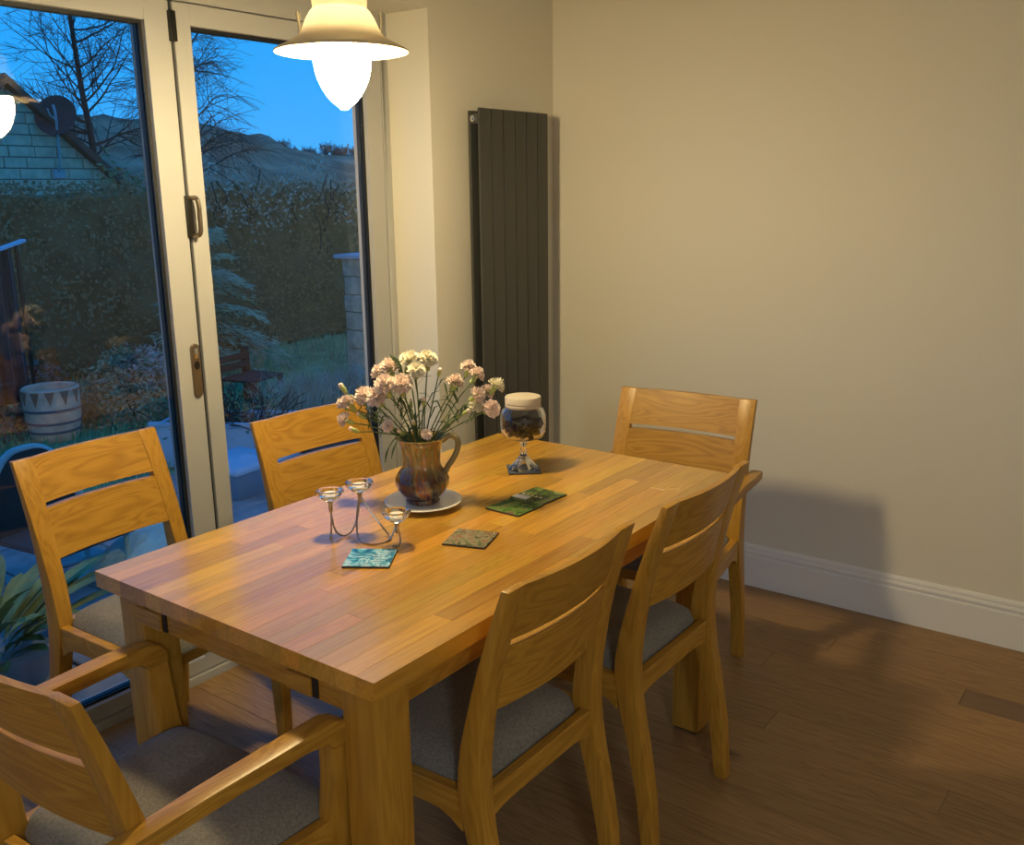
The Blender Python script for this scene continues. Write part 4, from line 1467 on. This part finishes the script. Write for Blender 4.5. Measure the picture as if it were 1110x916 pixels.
# ---- covered garden shelter at the left
she = thing('garden_shelter', 'dark cloth garden shelter with a pale blue sloping roof edge', 'shelter', (-0.62, 4.62, G - 0.03))
M['shelter_roof'] = plain('pale_blue_metal', (0.35, 0.55, 0.72), 0.4)
M['dark_cloth'] = fabric('dark_cloth', (0.025, 0.04, 0.05), (0.04, 0.06, 0.075))
MB().add([(-0.55, -0.12, 1.035), (0.66, -0.12, 1.385), (0.66, -0.05, 1.385), (-0.55, -0.05, 1.035), (-0.55, -0.12, 1.053), (0.66, -0.12, 1.403), (0.66, -0.05, 1.403), (-0.55, -0.05, 1.053)],
         [(0, 3, 2, 1), (4, 5, 6, 7), (0, 1, 5, 4), (1, 2, 6, 5), (2, 3, 7, 6), (3, 0, 4, 7)]).obj('roof_bar', M['shelter_roof'], she)
for (x0, x1) in ((-0.5, 0.10), (0.20, 0.58)):
    n = 36
    vs, fs = [], []
    for side in (0, 1):
        for j in range(2):
            for i in range(n + 1):
                u = i / n
                vs.append((lerp(x0, x1, u), -0.06 + 0.025 * math.sin(u * 26) + 0.01 * math.sin(u * 61 + 1) + side * 0.004, (0.25, 1.02 + 0.289 * (lerp(x0, x1, u) + 0.55))[j]))
    m_ = n + 1
    for side in (0, 1):
        for i in range(n):
            a = side * 2 * m_ + i
            fs.append((a, a + 1, a + m_ + 1, a + m_))
    for j in range(2):
        for i in range(n):
            a = j * m_ + i
            fs.append((a, a + 1, a + 1 + 2 * m_, a + 2 * m_))
    MB().add(vs, fs).obj('cloth_curtain', M['dark_cloth'], she, smooth=True)
for xx in (-0.48, 0.60):
    for y_ in (-0.085,):
        MB().tube([(xx, y_, 0), (xx, y_, 1.03 + 0.289 * (xx + 0.55))], 0.014, 8).obj('pole', M['black_metal'], she, smooth=True)

# ---- pale trough planter, crate
M['pale_plastic'] = plain('pale_blue_plastic', (0.42, 0.58, 0.70), 0.5, var=0.1)
tr = thing('trough_planter', 'pale rectangular trough planter behind the folding gap of the door', 'planter', (0.28, 2.72, G - 0.016), math.radians(-59))
t_ = MB()
for (a, b, c, d) in ((-0.42, 0.42, -0.17, -0.145), (-0.42, 0.42, 0.145, 0.17), (-0.42, -0.395, -0.145, 0.145), (0.395, 0.42, -0.145, 0.145)):
    t_.box(a, b, c, d, 0.0, 0.27)
t_.box(-0.395, 0.395, -0.145, 0.145, 0.0, 0.18)
t_.obj('trough', M['pale_plastic'], tr)
for (a, b, c, d) in ((-0.44, 0.44, -0.19, -0.15), (-0.44, 0.44, 0.15, 0.19)):
    MB().box(a, b, c, d, 0.27, 0.295).obj('rim', M['pale_plastic'], tr, bevel=0.004)
tw = thing('twiggy_plant', 'dark twiggy winter plant growing in the trough planter', 'plant', (0.28, 2.72, G + 0.15), math.radians(-59))
rr = random.Random(88)
tb = MB()
for i in range(120):
    p = Vector((rr.uniform(-0.38, 0.38), rr.uniform(-0.13, 0.13), 0))
    pts = [p]
    d = Vector((rr.uniform(-1, 1), rr.uniform(-1, 1), 1.1)).normalized()
    for k_ in range(5):
        d = (d + Vector((rr.uniform(-1, 1), rr.uniform(-1, 1), rr.uniform(-0.6, 0.4))) * 0.5).normalized()
        p = p + d * 0.07
        pts.append(p)
    tb.tube(pts, 0.0035, 4)
tag(tb.obj('twigs', M['bark'], tw, fix=False), 'tangled bare twigs', kind='stuff')
def twl(rr):
    return (rr.uniform(-0.42, 0.42), rr.uniform(-0.2, 0.2), rr.uniform(0.0, 0.28)), (0, 0, 1)
tag(leaf_quads(420, twl, 0.035, 89).obj('foliage', M['bush_green'], tw, fix=False), 'tiny dark leaves', kind='stuff')

cr = thing('storage_crate', 'low pale blue lidded crate on the patio behind the rear chair', 'crate', (-0.10, 2.13, G), math.radians(-40))
MB().lathe([(0.24, 0.0), (0.265, 0.15), (0.02, 0.15)], 4).obj('crate_body', plain('crate_blue', (0.16, 0.25, 0.33), 0.5), cr, bevel=0.01)
MB().lathe([(0.282, 0.15), (0.285, 0.175), (0.25, 0.192), (0.02, 0.195)], 4).obj('crate_lid', M['pale_plastic'], cr, bevel=0.008)

# ---- teal covered chair and folded tarpaulin
M['tarp'] = plain('teal_tarp', (0.34, 0.58, 0.58), 0.5, var=0.25, vscale=5)
cv = thing('round_back_garden_chair', 'round-backed garden chair with a teal hoop behind the left dining chair', 'chair', (-1.41, 1.84, G - 0.05), math.radians(8))
hoop = spline([(-0.21, 0, 0.0), (-0.225, 0, 0.25), (-0.20, 0.02, 0.47), (-0.10, 0.04, 0.60), (0.0, 0.05, 0.625), (0.10, 0.04, 0.60), (0.20, 0.02, 0.47), (0.225, 0, 0.25), (0.21, 0, 0.0)], 8)
MB().tube(hoop, 0.020, 10).obj('hoop_frame', M['tarp'], cv, smooth=True)
poly = [(p.x * 0.93, 0.03 + p.z * 0.955) for p in hoop if p.z > 0.24]
MB().prism(poly, 'y', 0.012, 0.020).obj('back_panel', M['dark_cloth'], cv)
MB().box(-0.20, 0.20, -0.38, 0.01, 0.245, 0.275).obj('seat_panel', M['dark_cloth'], cv, bevel=0.008)
for xx in (-0.18, 0.18):
    MB().tube([(xx, -0.35, 0), (xx, -0.34, 0.26)], 0.014, 8).obj('front_leg', M['tarp'], cv, smooth=True)

def crumple(w, d, h, n, seed):
    vs, fs = [], []
    for side in (0, 1):
        for j in range(n + 1):
            for i in range(n + 1):
                u, v = -1 + 2 * i / n, -1 + 2 * j / n
                ed = max(0, 1 - abs(u) ** 4) * max(0, 1 - abs(v) ** 4)
                z = h * ed * (0.55 + 0.5 * noise.noise(Vector((u * 1.6, v * 3.5, seed)))) + 0.05 * ed * abs(noise.noise(Vector((u * 4, v * 9, seed + 3)))) + 0.004
                k_ = 1 + 0.12 * noise.noise(Vector((u, v, seed + 9)))
                vs.append((u * w * k_, v * d * k_, z if side else 0.0))
    m1 = n + 1
    o = m1 * m1
    for j in range(n):
        for i in range(n):
            a = j * m1 + i
            fs.append((o + a, o + a + 1, o + a + m1 + 1, o + a + m1))
            fs.append((a, a + m1, a + m1 + 1, a + 1))
    rim = [i for i in range(m1)] + [j * m1 + n for j in range(1, m1)] + [n * m1 + i for i in range(n - 1, -1, -1)] + [j * m1 for j in range(n - 1, 0, -1)]
    for i in range(len(rim)):
        a, b_ = rim[i], rim[(i + 1) % len(rim)]
        fs.append((a, b_, o + b_, o + a))
    return MB().add(vs, fs)
tp = crumple(0.42, 0.16, 0.16, 34, 2.0).obj('folded_tarp', M['tarp'], None, smooth=True, loc=(-0.93, 1.62, G + 0.003))
tp.rotation_euler = (0, 0, math.radians(14))
tag(tp, 'crumpled teal tarpaulin lying on the patio', 'tarpaulin')

# ---- leafy pot just outside the left pane
lp_ = thing('leafy_pot', 'large grey-blue pot outside the left pane, only its rim in view', 'pot', (-2.06, 0.98, G))
MB().lathe([(0.17, 0.0), (0.20, 0.05), (0.245, 0.15), (0.262, 0.165), (0.266, 0.185), (0.255, 0.195), (0.235, 0.185), (0.228, 0.15), (0.02, 0.14)], 40).obj('pot_body', plain('glazed_grey', (0.22, 0.27, 0.30), 0.4), lp_, smooth=True)
pl2 = thing('leafy_plant', 'broad-leaved green plant growing in the grey-blue pot', 'plant', (-2.06, 0.98, G + 0.14))
rr = random.Random(5)
M['broad_leaf'] = plain('broad_leaf', (0.24, 0.30, 0.09), 0.45, var=0.35, vscale=9)
for i in range(74):
    a = rr.uniform(0, 2 * PI)
    ln = rr.uniform(0.17, 0.38)
    q0 = rr.uniform(0.02, 0.16)
    el = rr.uniform(0.6, 1.35)
    base = Vector((q0 * math.cos(a), q0 * math.sin(a), 0.0))
    dr = Vector((math.cos(a) * math.cos(el), math.sin(a) * math.cos(el), math.sin(el)))
    sd = Vector((-math.sin(a), math.cos(a), 0))
    vs, fs = [], []
    nn = 7
    for k_ in range(nn + 1):
        t = k_ / nn
        p = base + dr * ln * t + Vector((math.cos(a), math.sin(a), 0)) * ln * 0.35 * t * t - Vector((0, 0, 1)) * ln * 0.22 * t * t
        w = 0.036 * (max(0, t - 0.25) / 0.75) ** 0.6 * (1 - t) ** 0.55 * 2.0 + 0.0025
        vs += [tuple(p - sd * w + Vector((0, 0, w * 0.35))), tuple(p), tuple(p + sd * w + Vector((0, 0, w * 0.35)))]
    for k_ in range(nn):
        b_ = k_ * 3
        fs += [(b_, b_ + 1, b_ + 4, b_ + 3), (b_ + 1, b_ + 2, b_ + 5, b_ + 4)]
    MB().add(vs, fs).obj('leaf', M['broad_leaf'], pl2, smooth=True, fix=False)

# ================================================================== beyond the hedge
# ---- stone gable
def clip(poly, a, b, c):
    """keep a*x + b*y <= c"""
    out = []
    for i in range(len(poly)):
        p, q = poly[i], poly[(i + 1) % len(poly)]
        dp, dq = a * p[0] + b * p[1] - c, a * q[0] + b * q[1] - c
        if dp <= 0:
            out.append(p)
        if dp * dq < 0:
            t = dp / (dp - dq)
            out.append((lerp(p[0], q[0], t), lerp(p[1], q[1], t)))
    return out
house = thing('stone_house', 'pale stone block gable of a low house beyond the hedge', 'house', (0, 0, -0.5))
AX, AZ, SL = 6.75, 4.22, 0.865
M['block'] = plain('gable_stone', (0.78, 0.50, 0.35), 0.85, var=0.18, vscale=5, bump=0.5, bscale=20)
M['mortar2'] = plain('gable_mortar', (0.22, 0.21, 0.20), 0.95)
M['roof_tile'] = plain('dark_roof', (0.055, 0.052, 0.052), 0.8, var=0.3, vscale=6)
M['verge'] = plain('brown_verge', (0.09, 0.055, 0.04), 0.8)
def under(poly):
    poly = clip(poly, SL, 1, AZ + SL * AX)
    return clip(poly, -SL, 1, AZ - SL * AX)
MB().prism(under([(4.2, 0), (9.3, 0), (9.3, 5), (4.2, 5)]), 'y', 18.02, 24).obj('wall_core', M['mortar2'], house)
rr = random.Random(15)
z = 1.7
row = 0
while z < AZ:
    xx = 4.3 - rr.uniform(0, 0.4)
    while xx < 9.3:
        wd = rr.uniform(0.38, 0.66)
        p = under([(xx + 0.012, z + 0.012), (xx + wd - 0.012, z + 0.012), (xx + wd - 0.012, z + 0.21), (xx + 0.012, z + 0.21)])
        if len(p) >= 3:
            MB().prism(p, 'y', 17.97 - rr.uniform(0, 0.02), 18.03).obj('stone_block', M['block'], house)
        xx += wd
    z += 0.222
for s in (1, -1):
    ex, ez = AX + s * 2.75, AZ - SL * 2.75
    p = [(AX, AZ + 0.02), (AX, AZ + 0.20), (ex, ez + 0.20), (ex, ez + 0.02)]
    MB().prism(p, 'y', 17.75, 24.2).obj('roof_slope', M['roof_tile'], house)
    p = [(AX, AZ + 0.0), (AX, AZ + 0.15), (ex, ez + 0.15), (ex, ez + 0.0)]
    MB().prism(p, 'y', 17.70, 17.748).obj('verge_board', M['verge'], house)

dish = thing('satellite_dish', 'dark satellite dish on a grey mast fixed to the gable', 'satellite dish', (7.62, 17.62, 3.15))
prof = []
for i in range(9):
    r = 0.42 * i / 8
    prof.append((max(r, 0.004), -0.16 * (1 - (i / 8) ** 2)))
prof += [(0.43, 0.0), (0.42, -0.012)] + [(max(0.42 * i / 8, 0.004), -0.16 * (1 - (i / 8) ** 2) - 0.012) for i in range(7, -1, -1)]
dd = MB().lathe(prof, 36).obj('reflector', plain('dish_grey', (0.055, 0.05, 0.048), 0.6), dish, smooth=True)
dd.rotation_euler = Vector((-0.75, -0.62, 0.35)).to_track_quat('Z', 'Y').to_euler()
M['mast'] = plain('mast_grey', (0.36, 0.40, 0.44), 0.5)
MB().tube(spline([(-0.06, -0.06, 0.20), (-0.03, -0.06, 0.0), (0.02, 0.05, -0.5), (0.06, 0.16, -0.95), (0.10, 0.33, -1.15)], 5), 0.028, 8).obj('mast', M['mast'], dish, smooth=True)
MB().tube([(-0.02, -0.08, -0.12), (-0.24, -0.22, -0.02), (-0.30, -0.26, 0.10)], 0.018, 8).obj('feed_arm', M['mast'], dish, smooth=True)
MB().box(-0.02, 0.22, 0.29, 0.345, -1.26, -1.08).obj('wall_bracket', M['mast'], dish)

# ---- hillside behind
hill_tab = [(-20, 6.2), (15, 5.6), (20, 5.5), (23.3, 5.5), (28, 5.3), (31, 5.4), (33.8, 4.9), (36.5, 4.3), (38, 3.9), (44.3, 3.8), (60, 3.4), (90, 3.0)]
vs, fs = [], []
nx, ny = 150, 26
for j in range(ny + 1):
    y_ = lerp(30, 75, j / ny)
    for i in range(nx + 1):
        x_ = lerp(-15, 85, i / nx)
        xe = x_ * 45 / y_ if y_ > 45 else x_
        k_ = min(1.0, max(0.0, (y_ - 30) / 15)) ** 0.8
        z = -0.6 + (interp(hill_tab, x_) + 0.6) * k_ - max(0, y_ - 47) * 0.10
        bump = max(0, noise.noise(Vector((x_ * 0.55, y_ * 0.4, 1.0)))) * 0.7 + abs(noise.noise(Vector((x_ * 1.6, y_ * 1.1, 5.0)))) * 0.35
        z += bump * k_ * (1.0 if x_ < 37 else 0.25)
        vs.append((x_, y_, z))
for j in range(ny):
    for i in range(nx):
        a = j * (nx + 1) + i
        fs.append((a, a + 1, a + nx + 2, a + nx + 1))
M['hill'] = plain('winter_hillside', (0.46, 0.27, 0.17), 0.95, var=0.4, vscale=0.5, spec=0.05)
hill = struct(MB().add(vs, fs).obj('hillside', M['hill'], None, smooth=True, fix=False))


def grow(b, p, d, ln, r, depth, rr, up_, droop_, seg=5, minr=0.004, kids=3, spread=0.75, trunk=None):
    n = 4
    pts, rad = [p.copy()], [r]
    q = p.copy()
    dd_ = d.copy()
    for i in range(n):
        dd_ = (dd_ + Vector((rr.uniform(-1, 1), rr.uniform(-1, 1), rr.uniform(-1, 1))) * 0.16 + Vector((0, 0, up_)) - Vector((0, 0, droop_ if depth < 2 else 0))).normalized()
        q = q + dd_ * ln / n
        pts.append(q.copy())
        rad.append(max(minr, lerp(r, r * 0.62, (i + 1) / n)))
    (trunk or b).tube(pts, rad, 7 if r > 0.05 else (5 if r > 0.012 else 3))
    if depth <= 0:
        return
    for k_ in range(kids + (1 if depth < 3 else 0)):
        t = rr.uniform(0.3, 1.0)
        i = min(n - 1, int(t * n))
        bp_ = pts[i].lerp(pts[i + 1], t * n - i)
        a = rr.uniform(0, 2 * PI)
        o1 = dd_.orthogonal().normalized()
        o2 = dd_.cross(o1)
        nd = (dd_ * rr.uniform(0.45, 0.9) + (o1 * math.cos(a) + o2 * math.sin(a)) * spread).normalized()
        grow(b, bp_, nd, ln * rr.uniform(0.55, 0.78), max(minr, rad[i] * rr.uniform(0.42, 0.62)), depth - 1, rr, up_, droop_, seg, minr, kids, spread)
    grow(b, q, dd_, ln * 0.75, rad[-1], depth - 1, rr, up_, droop_, seg, minr, kids, spread)


M['far_bark'] = plain('far_bark', (0.045, 0.036, 0.032), 0.9)
def bare_tree(label, loc, ln, r, depth, seed, up_, droop_, tilt, kids=3, spread=0.75, bole=2.6):
    t = thing('bare_tree', label, 'tree', loc)
    rr = random.Random(seed)
    tr_ = MB()
    b = MB()
    p = Vector((0, 0, 0))
    top = Vector((tilt * 0.3, 0, bole))
    pts = spline([p, Vector((-0.03, 0, bole * 0.5)), top, Vector((tilt * 0.5 - 0.12, 0, bole + 1.3)), Vector((tilt - 0.2, 0, bole + 2.8)), Vector((tilt - 0.3, 0, bole + 4.5))], 5)
    n = len(pts)
    rads = [lerp(r, r * 0.35, i / n) for i in range(n)]
    tr_.tube(pts, rads, 9)
    tr_.obj('trunk', M['far_bark'], t, smooth=True)
    for i in range(8, n, 1):
        for k_ in range(2):
            a = rr.uniform(0, 2 * PI)
            nd = Vector((math.cos(a), math.sin(a) * 0.8, rr.uniform(0.15, 0.8))).normalized()
            grow(b, pts[i], nd, ln * rr.uniform(0.7, 1.15) * (1 - 0.3 * (i - 8) / n), max(0.011, rads[i] * rr.uniform(0.28, 0.5)), depth, rr, up_, droop_, minr=0.005, kids=kids, spread=spread)
    o = b.obj('branches', M['far_bark'], t, fix=False)
    o['kind'] = 'stuff'
    return t
bare_tree('tall bare tree standing behind the gable in the left pane', (10.95, 22.0, -0.6), 1.25, 0.115, 2, 301, 0.05, 0.05, 0.0, kids=5, bole=3.4)
bare_tree('bare birch with fine drooping twigs at the left of the right pane', (13.9, 22.0, -0.6), 1.5, 0.10, 2, 302, 0.04, 0.14, 0.3, kids=5, spread=0.6, bole=3.2)
# a row of small bare trees along the ridge
sm = []
for v_ in range(3):
    b = MB()
    rr = random.Random(400 + v_)
    b.tube([(0, 0, 0), (0.02, 0, 0.5)], [0.06, 0.04], 5)
    for i in range(12):
        a = rr.uniform(0, 2 * PI)
        grow(b, Vector((0.02, 0, rr.uniform(0.05, 0.5))), Vector((math.cos(a) * 0.8, math.sin(a) * 0.8, 1)).normalized(), 0.34, 0.03, 1, rr, 0.08, 0.0, minr=0.014, kids=3)
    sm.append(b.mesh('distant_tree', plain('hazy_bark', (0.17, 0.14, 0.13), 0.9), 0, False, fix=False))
rr = random.Random(44)
for i in range(22):
    x_ = 36.6 + i * 0.52 + rr.uniform(-0.15, 0.15)
    o = link('distant_tree', sm[i % 3], None, (x_, 45.6 + rr.uniform(-0.4, 0.4), interp(hill_tab, x_) - 0.35), (0, 0, rr.uniform(0, 6)))
    k_ = rr.uniform(0.75, 1.35)
    o.scale = (k_ * 1.2, k_ * 1.2, k_)
    tag(o, 'tiny bare tree in the row on the distant ridge', 'tree', 'bare trees along the ridge')
